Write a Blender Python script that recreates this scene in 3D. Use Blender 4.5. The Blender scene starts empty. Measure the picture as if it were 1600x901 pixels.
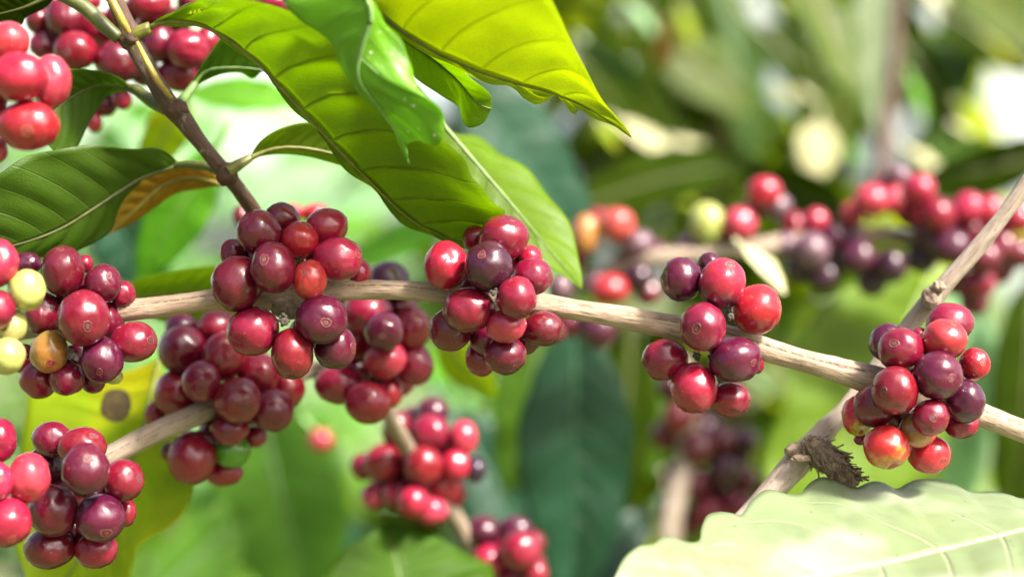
import bpy, bmesh, math, random
from mathutils import Vector, Matrix, noise

# ------------------------------------------------------------------ camera, world, sun, exposure
SC = bpy.context.scene
COL = SC.collection
R = math.radians
CAMZ = 1.3
K = 36.0 / 60.0 / 1600.0            # metres per photo pixel per metre of distance (60 mm lens)

def P(px, py, Y):
    """a point seen at photo pixel (px, py) that stands Y metres in front of the camera"""
    return Vector(((px - 800) * K * Y, Y, CAMZ - (py - 450.5) * K * Y))

cd = bpy.data.cameras.new('camera')
cam = bpy.data.objects.new('camera', cd)
COL.objects.link(cam)
cam.location = (0, 0, CAMZ)
cam.rotation_euler = (R(90), 0, 0)
cd.lens = 60; cd.sensor_width = 36; cd.clip_start = 0.01; cd.clip_end = 500
cd.dof.use_dof = True; cd.dof.focus_distance = 0.487; cd.dof.aperture_fstop = 4.6
SC.camera = cam

SUN = Vector((0.50, -0.48, 0.72)).normalized()      # towards the sun: up, right, on the camera's side
SUN_EL = math.asin(SUN.z); SUN_AZ = math.atan2(SUN.x, SUN.y)
w = bpy.data.worlds.new('World'); SC.world = w; w.use_nodes = True
nt = w.node_tree; nt.nodes.clear()
sky = nt.nodes.new('ShaderNodeTexSky'); sky.sky_type = 'NISHITA'; sky.sun_disc = False
sky.sun_elevation = SUN_EL; sky.sun_rotation = SUN_AZ
sky.air_density = 0.7; sky.dust_density = 7.0; sky.ozone_density = 1.0
bg = nt.nodes.new('ShaderNodeBackground'); bg.inputs['Strength'].default_value = 0.12
wo = nt.nodes.new('ShaderNodeOutputWorld')
# bright cloud added to whiten the low sky, by direction
tcw = nt.nodes.new('ShaderNodeTexCoord'); mpw = nt.nodes.new('ShaderNodeMapping'); mpw.inputs['Scale'].default_value = (1, 1, 2.5)
nzw = nt.nodes.new('ShaderNodeTexNoise'); nzw.inputs['Scale'].default_value = 2.2; nzw.inputs['Detail'].default_value = 5
nt.links.new(tcw.outputs['Generated'], mpw.inputs[0]); nt.links.new(mpw.outputs[0], nzw.inputs['Vector'])
mr = nt.nodes.new('ShaderNodeMapRange'); mr.interpolation_type = 'SMOOTHSTEP'
for i_, v_ in ((1, .34), (2, .56), (3, 0), (4, 1)): mr.inputs[i_].default_value = v_
nt.links.new(nzw.outputs['Fac'], mr.inputs[0])
sxw = nt.nodes.new('ShaderNodeSeparateXYZ'); nt.links.new(tcw.outputs['Generated'], sxw.inputs[0])
mh = nt.nodes.new('ShaderNodeMapRange'); mh.interpolation_type = 'SMOOTHSTEP'
for i_, v_ in ((1, .15), (2, .60), (3, 1), (4, .15)): mh.inputs[i_].default_value = v_
nt.links.new(sxw.outputs[2], mh.inputs[0])
mm = nt.nodes.new('ShaderNodeMath'); mm.operation = 'MULTIPLY'
my = nt.nodes.new('ShaderNodeMapRange'); my.interpolation_type = 'SMOOTHSTEP'      # added cloud kept to the far side, off the cherry fronts
for i_, v_ in ((1, -.15), (2, .55), (3, 0), (4, 1)): my.inputs[i_].default_value = v_
nt.links.new(sxw.outputs[1], my.inputs[0])
m2 = nt.nodes.new('ShaderNodeMath'); m2.operation = 'MULTIPLY'
nt.links.new(mr.outputs[0], m2.inputs[0]); nt.links.new(my.outputs[0], m2.inputs[1])
nt.links.new(m2.outputs[0], mm.inputs[0]); nt.links.new(mh.outputs[0], mm.inputs[1])
mxw = nt.nodes.new('ShaderNodeMix'); mxw.data_type = 'RGBA'; mxw.inputs[7].default_value = (5.4, 5.6, 4.9, 1)
nt.links.new(mm.outputs[0], mxw.inputs[0]); nt.links.new(sky.outputs[0], mxw.inputs[6])
nt.links.new(mxw.outputs[2], bg.inputs[0]); nt.links.new(bg.outputs[0], wo.inputs[0])
sl = bpy.data.lights.new('sun', 'SUN'); sl.energy = 4.7; sl.angle = R(9); sl.color = (1.0, 0.95, 0.88)
so = bpy.data.objects.new('sun', sl); COL.objects.link(so)
so.rotation_euler = SUN.to_track_quat('Z', 'Y').to_euler(); so.location = (1, -1, 4)
SC.view_settings.view_transform = 'Standard'; SC.view_settings.look = 'None'
SC.view_settings.gamma = 1.0; SC.view_settings.exposure = 1.5
SC.render.engine = 'CYCLES'
SC.cycles.use_denoising = True
SC.cycles.max_bounces = 8; SC.cycles.diffuse_bounces = 4; SC.cycles.transmission_bounces = 4
SC.cycles.sample_clamp_indirect = 4.0
random.seed(7)

# ------------------------------------------------------------------ helpers
def link(name, me, mat=None, parent=None):
    o = bpy.data.objects.new(name, me)
    COL.objects.link(o)
    if mat is not None:
        for m in (mat if isinstance(mat, (list, tuple)) else [mat]):
            me.materials.append(m)
    if parent is not None: o.parent = parent
    return o

def tag(o, label=None, cat=None, group=None, kind=None):
    if label: o['label'] = label
    if cat: o['category'] = cat
    if group: o['group'] = group
    if kind: o['kind'] = kind
    return o

def mesh(name, verts, faces, smooth=True, uvs=None, attr=None, midx=None):
    me = bpy.data.meshes.new(name)
    me.from_pydata([tuple(v) for v in verts], [], faces)
    if smooth: me.polygons.foreach_set('use_smooth', [True] * len(me.polygons))
    if uvs is not None:
        l = me.uv_layers.new(name='UVMap')
        for i, lp in enumerate(me.loops): l.data[i].uv = uvs[lp.vertex_index]
    if attr:
        for an, vals in attr.items():
            a = me.attributes.new(an, 'FLOAT', 'POINT'); a.data.foreach_set('value', vals)
    if midx is not None: me.polygons.foreach_set('material_index', midx)
    me.update()
    return me

def spline(pts, n):
    """Catmull-Rom through pts (tuples of any length), resampled to n points of equal arc length"""
    P_ = [Vector(p) if len(p) <= 4 else p for p in pts]
    dim = len(pts[0])
    dense = []
    m = len(pts)
    for i in range(m - 1):
        p0 = pts[max(i - 1, 0)]; p1 = pts[i]; p2 = pts[i + 1]; p3 = pts[min(i + 2, m - 1)]
        for k in range(14):
            t = k / 14
            dense.append([0.5 * (2 * p1[d] + (p2[d] - p0[d]) * t + (2 * p0[d] - 5 * p1[d] + 4 * p2[d] - p3[d]) * t * t
                          + (3 * p1[d] - p0[d] - 3 * p2[d] + p3[d]) * t ** 3) for d in range(dim)])
    dense.append(list(pts[-1]))
    acc = [0.0]
    for a, b in zip(dense, dense[1:]):
        acc.append(acc[-1] + math.sqrt(sum((a[d] - b[d]) ** 2 for d in range(min(3, dim)))))
    out = []; j = 0
    for i in range(n):
        s = acc[-1] * i / (n - 1)
        while j < len(acc) - 2 and acc[j + 1] < s: j += 1
        f = (s - acc[j]) / max(acc[j + 1] - acc[j], 1e-9)
        out.append([dense[j][d] * (1 - f) + dense[j + 1][d] * f for d in range(dim)])
    return out

class NT:
    """small helper to write node materials"""
    def __init__(s, name):
        s.m = bpy.data.materials.new(name); s.m.use_nodes = True
        s.t = s.m.node_tree; s.t.nodes.clear()
    def n(s, typ, **kw):
        nd = s.t.nodes.new('ShaderNode' + typ)
        for k, v in kw.items():
            if k.startswith('_'): setattr(nd, k[1:], v)
            else:
                key = int(k[1:]) if k[0] == 'i' and k[1:].isdigit() else k.replace('__', ' ')
                if isinstance(v, bpy.types.NodeSocket): s.t.links.new(v, nd.inputs[key])
                else: nd.inputs[key].default_value = v
        return nd
    def math(s, op, a, b=None, c=None, clamp=False):
        nd = s.t.nodes.new('ShaderNodeMath'); nd.operation = op; nd.use_clamp = clamp
        for i, v in enumerate((a, b, c)):
            if v is None: continue
            if isinstance(v, bpy.types.NodeSocket): s.t.links.new(v, nd.inputs[i])
            else: nd.inputs[i].default_value = v
        return nd.outputs[0]
    def mix(s, f, a, b, blend='MIX'):
        nd = s.t.nodes.new('ShaderNodeMix'); nd.data_type = 'RGBA'; nd.blend_type = blend
        for i, v in ((0, f), (6, a), (7, b)):
            if isinstance(v, bpy.types.NodeSocket): s.t.links.new(v, nd.inputs[i])
            elif i == 0: nd.inputs[0].default_value = v
            else: nd.inputs[i].default_value = (*v[:3], 1)
        return nd.outputs[2]
    def step(s, x, lo, hi):
        nd = s.t.nodes.new('ShaderNodeMapRange'); nd.interpolation_type = 'SMOOTHSTEP'
        s.t.links.new(x, nd.inputs[0]); nd.inputs[1].default_value = lo; nd.inputs[2].default_value = hi
        nd.inputs[3].default_value = 0; nd.inputs[4].default_value = 1
        return nd.outputs[0]
    def out(s, sh):
        o = s.t.nodes.new('ShaderNodeOutputMaterial'); s.t.links.new(sh, o.inputs[0]); return s.m

def objvec(m, scale=1.0):
    """object coordinates shifted by a per-object random, so that copies differ"""
    tc = m.n('TexCoord'); oi = m.n('ObjectInfo')
    off = m.math('MULTIPLY', oi.outputs['Random'], 37.0)
    cx = m.n('CombineXYZ', i0=off, i1=off, i2=off)
    sc = m.n('VectorMath', _operation='SCALE', i0=tc.outputs['Object']); sc.inputs['Scale'].default_value = scale
    ad = m.n('VectorMath', _operation='ADD', i0=sc.outputs[0], i1=cx.outputs[0])
    return ad.outputs[0], oi.outputs['Random']

# ------------------------------------------------------------------ cherry materials
def cherry_mat(name, c1, c2, lo, hi, rough=0.3):
    m = NT(name)
    vec, rnd = objvec(m, 1000.0)          # object units become millimetres
    pole = m.n('Attribute', _attribute_name='pole').outputs['Fac']
    n1 = m.n('TexNoise', Vector=vec, Scale=0.13, Detail=3.0, Roughness=0.6).outputs['Fac']
    n2 = m.n('TexNoise', Vector=vec, Scale=0.9, Detail=4.0, Roughness=0.65).outputs['Fac']
    grad = m.math('ADD', pole, m.math('MULTIPLY', m.math('SUBTRACT', n1, 0.5), 2.2))
    f = m.step(grad, lo, hi)
    col = m.mix(f, c1, c2)
    hsv = m.n('HueSaturation', Color=col, Saturation=1.0)
    m.t.links.new(m.math('ADD', 0.72, m.math('MULTIPLY', n2, 0.55)), hsv.inputs['Value'])
    m.t.links.new(m.math('ADD', 0.486, m.math('MULTIPLY', rnd, 0.014)), hsv.inputs['Hue'])
    # pale lenticel specks and a few dry scuffs
    vo = m.n('TexVoronoi', Vector=vec, Scale=0.55)
    spk = m.math('SUBTRACT', 1.0, m.step(vo.outputs['Distance'], 0.05, 0.12))
    pick = m.step(m.n('SeparateColor', Color=vo.outputs['Color']).outputs[0], 0.55, 0.6)
    spk = m.math('MULTIPLY', m.math('MULTIPLY', spk, pick), 0.30)
    col2 = m.mix(spk, hsv.outputs[0], (0.45, 0.28, 0.22))
    sc = m.n('TexNoise', Vector=vec, Scale=0.35, Detail=6.0, Roughness=0.75, Distortion=1.5).outputs['Fac']
    scf = m.math('MULTIPLY', m.step(sc, 0.64, 0.69), 0.32)
    col3 = m.mix(scf, col2, (0.27, 0.13, 0.09))
    # waxy bloom plus painted mauve sky sheen, stronger where the skin turns away
    fr = m.n('LayerWeight', Blend=0.25).outputs['Facing']
    bl = m.math('MULTIPLY', m.math('ADD', m.math('MULTIPLY', fr, 0.07), 0.004), m.step(n1, 0.35, 0.7))
    col4 = m.mix(bl, col3, (0.34, 0.20, 0.26))
    bump = m.n('Bump', Strength=0.12, Distance=0.0006, Height=m.math('ADD', n2, m.math('MULTIPLY', spk, 0.6)))
    rg = m.math('ADD', rough - 0.13, m.math('MULTIPLY', n2, 0.16))
    p = m.n('BsdfPrincipled', Base__Color=col4, Roughness=rg, Normal=bump.outputs[0])
    p.inputs['Subsurface Weight'].default_value = 0.06
    p.inputs['Subsurface Radius'].default_value = (0.9, 0.25, 0.15)
    p.inputs['Subsurface Scale'].default_value = 0.0022
    p.inputs['Coat Weight'].default_value = 0.16; p.inputs['Coat Roughness'].default_value = 0.10
    return m.out(p.outputs[0])

C = {  # key: (colour away from the navel, colour at the navel, from, to, word)
 'mar': ((.098, .0026, .0085), (.080, .0030, .0090), -.5, .8, 'dark maroon'),
 'pur': ((.045, .003, .014), (.070, .003, .014), -.5, .8, 'dark purple'),
 'blu': ((.026, .0045, .014), (.038, .005, .013), -.5, .8, 'purple-black'),
 'crim': ((.165, .0036, .0100), (.125, .0040, .0100), -.5, .8, 'crimson'),
 'red': ((.275, .0075, .0130), (.220, .008, .0130), -.4, .9, 'bright red'),
 'ora': ((.300, .018, .020), (.300, .022, .018), -.1, .9, 'orange-red'),
 'coral': ((.330, .024, .030), (.290, .013, .024), -.4, .9, 'coral red'),
 'ygr': ((.290, .320, .080), (.330, .310, .100), -.4, .9, 'yellow-green'),
 'grn': ((.055, .17, .006), (.09, .18, .010), -.4, .9, 'green'),
 'tan': ((.22, .15, .022), (.26, .12, .020), -.2, .8, 'olive-orange'),
 'ry': ((0.3440, 0.0208, 0.0144), (0.3200, 0.2880, 0.0240), .35, .95, 'red and yellow'),
 'yr': ((0.3200, 0.1600, 0.0360), (0.3360, 0.0208, 0.0160), -.7, .2, 'yellow and red'),
 'rp': ((0.0384, 0.0048, 0.0160), (0.2640, 0.0112, 0.0192), -.5, .4, 'red and purple'),
 'mauve': ((0.1040, 0.0520, 0.0640), (0.0800, 0.0280, 0.0400), -.4, .9, 'dusty mauve'),
 'peach': ((.32, .060, .035), (.40, .170, .080), -.5, .4, 'peach-coloured'),
 'blk': ((0.0240, 0.0080, 0.0240), (0.0160, 0.0080, 0.0160), -.4, .9, 'nearly black'),
}
CM = {k: cherry_mat('cherry_skin_' + k, v[0], v[1], v[2], v[3], 0.30 if k != 'mauve' else 0.5) for k, v in C.items()}

def navel_mat(name, skin, ring, fine):
    m = NT(name)
    r = m.n('Attribute', _attribute_name='rad').outputs['Fac']
    vec, rnd = objvec(m, 1000.0)
    nz = m.n('TexNoise', Vector=vec, Scale=1.6, Detail=5.0, Roughness=.7).outputs['Fac']
    rr = m.math('ADD', r, m.math('MULTIPLY', m.math('SUBTRACT', nz, 0.5), 0.34))
    cr = m.n('ValToRGB', Fac=rr); e = cr.color_ramp
    mixc = lambda a, b, f: tuple(x * (1 - f) + y * f for x, y in zip(a, b))
    pts = [(0, (.012, .006, .005)), (.12, (.02, .008, .006)), (.20, ring), (.28, mixc(ring, skin, .4)), (.36, mixc(skin, (.02, .006, .006), .4)),
           (.68, skin), (.78, mixc(skin, fine, .8)), (.86, mixc(skin, fine, .55)), (1.0, skin)]
    while len(e.elements) < len(pts): e.elements.new(0.5)
    for el, (p_, c_) in zip(e.elements, pts): el.position = p_; el.color = (*c_, 1)
    n2 = m.n('TexNoise', Vector=vec, Scale=.5, Detail=2.0).outputs['Fac']
    col = m.mix(m.math('MULTIPLY', m.step(n2, .42, .6), .6), cr.outputs[0], skin)
    bump = m.n('Bump', Strength=0.6, Distance=0.0004, Height=nz)
    p = m.n('BsdfPrincipled', Base__Color=col, Roughness=0.45, Normal=bump.outputs[0])
    return m.out(p.outputs[0])
NAVEL = navel_mat('navel_skin', (.085, .005, .012), (.17, .085, .05), (.17, .06, .04))
NAVELR = navel_mat('navel_skin_bright', (.23, .012, .014), (.26, .14, .07), (.28, .11, .06))

def simple_mat(name, c, c2=None, rough=0.7, scale=200.0, bump=0.3):
    m = NT(name); vec, rnd = objvec(m, 1.0)
    nz = m.n('TexNoise', Vector=vec, Scale=scale, Detail=5.0, Roughness=0.65).outputs['Fac']
    col = m.mix(m.step(nz, 0.3, 0.7), c, c2 or tuple(x * 0.6 for x in c))
    b = m.n('Bump', Strength=bump, Distance=0.2 / scale, Height=nz)
    p = m.n('BsdfPrincipled', Base__Color=col, Roughness=rough, Normal=b.outputs[0])
    return m.out(p.outputs[0])
STALK = simple_mat('cherry_stalk', (.16, .15, .05), (.06, .03, .02), .6, 900)
DRY = simple_mat('dried_flower', (.10, .085, .06), (.035, .03, .028), .9, 1500, .8)

# ------------------------------------------------------------------ cherries
def cherry_body(c, r3, nv, seg, seedv, squash):
    """c centre, r3 world radii, nv unit vector of the navel pole"""
    z = nv.normalized(); x = z.orthogonal().normalized(); y = z.cross(x)
    rings = seg * 2 // 3
    ths = []
    for i in range(rings + 1):
        ths.append(math.pi * i / rings)
    V = []; F = []; A = []
    def put(th, ph, dr=0.0):
        d = x * (math.sin(th) * math.cos(ph)) + y * (math.sin(th) * math.sin(ph)) + z * math.cos(th)
        q = d * 1.7 + Vector((seedv, seedv * 2, 0))
        k = 1 + 0.045 * noise.noise(q) + 0.022 * noise.noise(q * 2.3)
        # fruit shape: slightly boxy shoulders, dimple where the stalk joins and a shallow flat at the navel
        k *= 1 + 0.028 * math.sin(2 * th) ** 2
        k -= 0.05 * math.exp(-((math.pi - th) / 0.30) ** 2) + 0.018 * math.exp(-(th / 0.22) ** 2)
        k *= 1 + squash * 0.5 * math.cos(2 * ph) * math.sin(th) ** 2
        return Vector((d.x * r3[0], d.y * r3[1], d.z * r3[2])) * (k + dr)
    V.append(put(0, 0)); A.append(1.0)
    for i in range(1, rings):
        for j in range(seg):
            V.append(put(ths[i], 2 * math.pi * j / seg)); A.append(math.cos(ths[i]))
    V.append(put(math.pi, 0)); A.append(-1.0)
    for j in range(seg):
        F.append((0, 1 + j, 1 + (j + 1) % seg))
        for i in range(rings - 2):
            a = 1 + i * seg; b = a + seg
            F.append((a + j, b + j, b + (j + 1) % seg, a + (j + 1) % seg))
        a = 1 + (rings - 2) * seg
        F.append((a + j, len(V) - 1, a + (j + 1) % seg))
    return V, F, A, put

NV_PROFILE = [(0, .000), (.08, .000), (.14, .014), (.22, .022), (.30, .012), (.42, .004), (.60, .004), (.74, .010), (.84, .020), (.93, .014), (1.0, -.004)]
def cherry(px, py, rx, ry, Y, key, nav, label, group, sharp, rs):
    c = P(px, py, Y)
    s = K * Y
    r3 = (rx * s, (rx + ry) / 2 * s, ry * s)
    if nav is None:
        a = rs.uniform(0, 6.28); v = Vector((math.cos(a) * .6, 1.0, math.sin(a) * .6 + .2)).normalized()
    else:
        dx, dy = nav; q = dx * dx + dy * dy
        if q > 0.94: dx, dy = dx * math.sqrt(.94 / q), dy * math.sqrt(.94 / q); q = .94
        v = Vector((dx, -math.sqrt(1 - q), -dy)).normalized()
    sq = rs.uniform(-.03, .05)
    V, F, A, put = cherry_body(c, r3, v, 48 if sharp else 24, rs.uniform(0, 50), sq)
    me = mesh('cherry', V, F, attr={'pole': A})
    o = link('coffee_cherry', me, CM[key]); o.location = c
    tag(o, label, 'coffee cherry', group)
    if sharp and nav is not None:
        ta = rs.uniform(.17, .255); wa = rs.uniform(0, 6.28); N = 28; V = []; F = []; A = []
        for i, (r_, h) in enumerate(NV_PROFILE):
            for j in range(N):
                ph = 2 * math.pi * j / N
                wob = 1 + 0.11 * math.sin(ph * 2 + wa) + 0.06 * math.sin(ph * 3 + px) + 0.04 * math.sin(ph * 7 + py)
                V.append(put(max(r_, .004) * ta * wob, ph, 0.004 + h * 0.8)); A.append(r_)
        for i in range(len(NV_PROFILE) - 1):
            for j in range(N):
                F.append((i * N + j, (i + 1) * N + j, (i + 1) * N + (j + 1) % N, i * N + (j + 1) % N))
        F.append(tuple(range(N))[::-1])
        link('navel', mesh('navel', V, F, attr={'rad': A}), NAVELR if key in ('red', 'ora', 'coral', 'ry', 'yr', 'tan') else NAVEL, o)
    return o

def relax(items, target=0.92):
    """items: [x,y,rx,ry,z] px; pushes depth so that neighbours touch instead of sinking into each other"""
    for it in range(60):
        for i in range(len(items)):
            for j in range(i + 1, len(items)):
                a = items[i]; b = items[j]
                d2 = (a[0] - b[0]) ** 2 + (a[1] - b[1]) ** 2
                rr = ((a[2] + a[3]) / 2 + (b[2] + b[3]) / 2) * target
                if d2 >= rr * rr: continue
                need = math.sqrt(rr * rr - d2); dz = b[4] - a[4]
                if abs(dz) < need:
                    sgn = 1 if dz >= 0 else -1
                    mv = (need - abs(dz)) * 0.25
                    wa = 0.0 if a[5] else 1.0
                    a[4] -= sgn * mv * wa; b[4] += sgn * mv * (2 - wa)

ORD = ['leftmost', 'second from left', 'third from left', 'fourth from left', 'fifth from left', 'sixth from left',
       'seventh from left', 'eighth from left', 'ninth from left', 'tenth from left', 'eleventh from left', 'twelfth from left', 'thirteenth from left', 'fourteenth from left', 'fifteenth from left', 'sixteenth from left', 'seventeenth from left', 'eighteenth from left']
def cluster(phrase, group, Y0, data, sharp=True, blur_word='', branch=None, rowh=42, grow=1.0):
    data = [(d[0], d[1], d[2] * grow, d[3] * grow) + tuple(d[4:]) for d in data + FILL.get(phrase, [])]
    rs = random.Random(hash_s(phrase))
    it = [[d[0], d[1], d[2], d[3], d[4] * 34.0, False] for d in data]
    if branch: it += [[bx, by, br, br, 0.0, True] for bx, by, br in branch]
    relax(it)
    # rows from top to bottom for the labels
    idx = sorted(range(len(data)), key=lambda i: data[i][1])
    rows = []; cur = []
    for i in idx:
        if cur and data[i][1] - data[cur[0]][1] > rowh: rows.append(cur); cur = []
        cur.append(i)
    if cur: rows.append(cur)
    nr = len(rows)
    names = {1: ['only'], 2: ['top', 'bottom'], 3: ['top', 'middle', 'bottom'], 4: ['top', 'second', 'third', 'bottom'],
             5: ['top', 'second', 'third', 'fourth', 'bottom'], 6: ['top', 'second', 'third', 'fourth', 'fifth', 'bottom'],
             7: ['top', 'second', 'third', 'fourth', 'fifth', 'sixth', 'bottom'], 8: ['top', 'second', 'third', 'fourth', 'fifth', 'sixth', 'seventh', 'bottom'],
             9: ['top', 'second', 'third', 'fourth', 'fifth', 'sixth', 'seventh', 'eighth', 'bottom']}[nr]
    lab = {}
    for rn, row in zip(names, rows):
        row.sort(key=lambda i: data[i][0])
        for k, i in enumerate(row):
            d = data[i]; wd = C[d[5]][4]
            where = ORD[k] if len(row) > 1 else 'by itself'
            if len(row) > 1 and k == len(row) - 1: where = 'rightmost'
            nav = ' showing its navel' if sharp and d[6] is not None and not blur_word else ''
            lab[i] = f"{blur_word}{wd} cherry{nav}, {where} in {rn} row of {phrase}"
    for i, d in enumerate(data):
        Yi = Y0 + it[i][4] * K * Y0
        cherry(d[0], d[1], d[2], d[3], Yi, d[5], d[6], lab[i], group, sharp, rs)

def _f(z, *a):
    return [(x, y, r, r * 1.04, z, k, None) for x, y, r, k in a]
FILL = {   # fruit that shows only in the gaps between the others
 'centre-left cluster': _f(1.3, (448, 398, 28, 'crim'), (402, 402, 27, 'mar'), (500, 392, 26, 'crim'), (478, 520, 26, 'mar')),
 'centre cluster': _f(1.3, (793, 402, 27, 'crim'), (745, 446, 26, 'mar'), (768, 500, 26, 'mar'), (822, 530, 22, 'mar')),
 'far-right cluster': _f(1.1, (1436, 566, 28, 'mar'), (1412, 650, 27, 'mar'), (1486, 606, 26, 'mar'), (1452, 540, 24, 'crim')),
 'far-left cluster': _f(1.1, (116, 458, 28, 'mar'), (166, 500, 28, 'mar'), (112, 566, 26, 'mar'), (38, 560, 22, 'crim')),
 'bottom-left cluster': _f(1.1, (108, 768, 28, 'mar'), (166, 772, 27, 'mar'), (116, 828, 27, 'mar'), (100, 712, 25, 'pur')),
 'upper-left cluster': _f(.9, (215, 46, 26, 'mar'), (272, 38, 26, 'mar'), (146, 70, 26, 'mar'), (312, 98, 24, 'mar'), (88, 50, 24, 'mar'), (225, 110, 24, 'mar'), (80, 8, 24, 'mar')),
 'lower-left background cluster': _f(.9, (318, 548, 29, 'crim'), (392, 632, 28, 'crim'), (330, 690, 26, 'crim'), (386, 560, 28, 'crim'), (300, 580, 27, 'crim'), (338, 655, 26, 'crim'), (405, 612, 26, 'crim')),
 'background cluster left of centre': _f(.9, (590, 462, 28, 'mar'), (622, 545, 28, 'mar'), (576, 552, 28, 'mar'), (556, 580, 26, 'crim'), (624, 592, 24, 'crim'), (590, 592, 26, 'mar'), (625, 515, 25, 'mar')),
 'lower centre cluster': _f(.8, (640, 700, 28, 'crim'), (696, 706, 26, 'crim'), (638, 750, 28, 'mar'), (668, 762, 26, 'crim'), (604, 750, 24, 'crim'), (706, 768, 22, 'crim'), (648, 660, 24, 'pur')),
 'bottom centre cluster': _f(.6, (780, 850, 25, 'mar'), (784, 882, 24, 'crim'), (828, 880, 24, 'mar'), (832, 848, 20, 'mar')),
 'background row on the right': _f(.8, (935, 345, 19, 'crim'), (1424, 330, 24, 'crim'), (1452, 366, 25, 'pur'), (1512, 362, 24, 'mar'), (1562, 352, 22, 'crim'), (1484, 352, 22, 'crim'), (1380, 298, 20, 'coral'), (1440, 402, 24, 'blu'), (1248, 418, 22, 'blu'), (1312, 402, 24, 'mauve'),
      (1332, 372, 18, 'mauve'), (1522, 470, 22, 'mar'), (1012, 456, 20, 'mar'), (978, 416, 22, 'mauve'), (928, 440, 20, 'mauve'), (900, 402, 20, 'mar'), (1182, 322, 18, 'mar'), (1562, 420, 22, 'mar'), (1362, 440, 22, 'blu'), (1130, 384, 19, 'mar'), (1240, 352, 20, 'crim'), (1228, 384, 20, 'mauve'), (1302, 370, 20, 'pur'), (1332, 334, 18, 'coral'), (1072, 384, 18, 'mauve'), (1030, 396, 18, 'pur'), (1275, 345, 18, 'coral'), (1590, 395, 22, 'mar')),
 'dark cluster low behind': _f(.4, (1040, 680, 22, 'mar'), (1115, 770, 24, 'mar'), (1075, 650, 22, 'mar'), (1150, 715, 22, 'mar'), (1055, 740, 20, 'mar'), (1130, 820, 22, 'mar'), (1100, 670, 22, 'pur'), (1165, 690, 20, 'pur')),
}
def hash_s(s):
    h = 0
    for ch in s: h = (h * 131 + ord(ch)) % 1000003
    return h

# ------------------------------------------------------------------ branches
def bark_mat(name, c1, c2, c3):
    m = NT(name)
    uv = m.n('TexCoord').outputs['UV']
    mp = m.n('Mapping', Vector=uv); mp.inputs['Scale'].default_value = (7, 60, 1)       # u around 0..1, v metres along
    mp2 = m.n('Mapping', Vector=uv); mp2.inputs['Scale'].default_value = (22, 120, 1)
    mp3 = m.n('Mapping', Vector=uv); mp3.inputs['Scale'].default_value = (16, 420, 1)
    n1 = m.n('TexNoise', Vector=mp.outputs[0], Scale=1.0, Detail=5.0, Roughness=0.6).outputs['Fac']
    n2 = m.n('TexNoise', Vector=mp2.outputs[0], Scale=1.0, Detail=5.0, Roughness=0.7).outputs['Fac']
    n3 = m.n('TexNoise', Vector=mp3.outputs[0], Scale=1.0, Detail=4.0, Roughness=0.7).outputs['Fac']
    col = m.mix(m.step(n1, 0.35, 0.65), c1, c2)
    col = m.mix(m.math('MULTIPLY', m.step(n2, 0.50, 0.66), 0.75), col, c3)
    ob = m.n('TexCoord').outputs['Object']
    li = m.n('TexNoise', Vector=ob, Scale=130.0, Detail=6.0, Roughness=0.75).outputs['Fac']
    col = m.mix(m.math('MULTIPLY', m.step(li, 0.56, 0.64), 0.5), col, (.30, .29, .25))
    ck = m.n('TexNoise', Vector=ob, Scale=420.0, Detail=5.0, Roughness=0.8).outputs['Fac']
    col = m.mix(m.math('MULTIPLY', m.step(ck, 0.60, 0.68), 0.6), col, tuple(x * 0.5 for x in c3))
    pit = m.step(n3, 0.655, 0.70)
    col = m.mix(m.math('MULTIPLY', pit, 0.75), col, tuple(x * 0.25 for x in c3))
    sx = m.n('SeparateXYZ', Vector=uv)
    wob = m.n('TexNoise', Vector=m.n('Mapping', Vector=uv, Scale=(0.0, 55.0, 1.0)).outputs[0], Scale=1.0, Detail=3.0).outputs['Fac']
    du = m.math('ABSOLUTE', m.math('SUBTRACT', m.math('SUBTRACT', sx.outputs[0], 0.045), m.math('MULTIPLY', wob, 0.05)))
    seam = m.math('MULTIPLY', m.math('SUBTRACT', 1.0, m.step(du, 0.004, 0.013)), m.step(n3, 0.42, 0.55))
    col = m.mix(m.math('MULTIPLY', seam, 0.92), col, tuple(x * 0.35 for x in c3))
    h = m.math('SUBTRACT', m.math('ADD', n2, m.math('MULTIPLY', n3, 0.5)), m.math('MULTIPLY', pit, 0.5))
    b = m.n('Bump', Strength=0.8, Distance=0.0008, Height=h)
    p = m.n('BsdfPrincipled', Base__Color=col, Roughness=0.62, Normal=b.outputs[0])
    return m.out(p.outputs[0])
BARK = bark_mat('tan_bark', (.38, .275, .185), (.285, .20, .13), (.16, .10, .06))
BARKG = bark_mat('grey_bark', (.30, .23, .16), (.22, .165, .115), (.12, .09, .065))
BARKD = bark_mat('brown_bark', (.075, .032, .016), (.045, .020, .010), (.12, .07, .03))
BARKL = bark_mat('pale_grey_bark', (.40, .32, .25), (.29, .22, .165), (.16, .12, .09))

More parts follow.
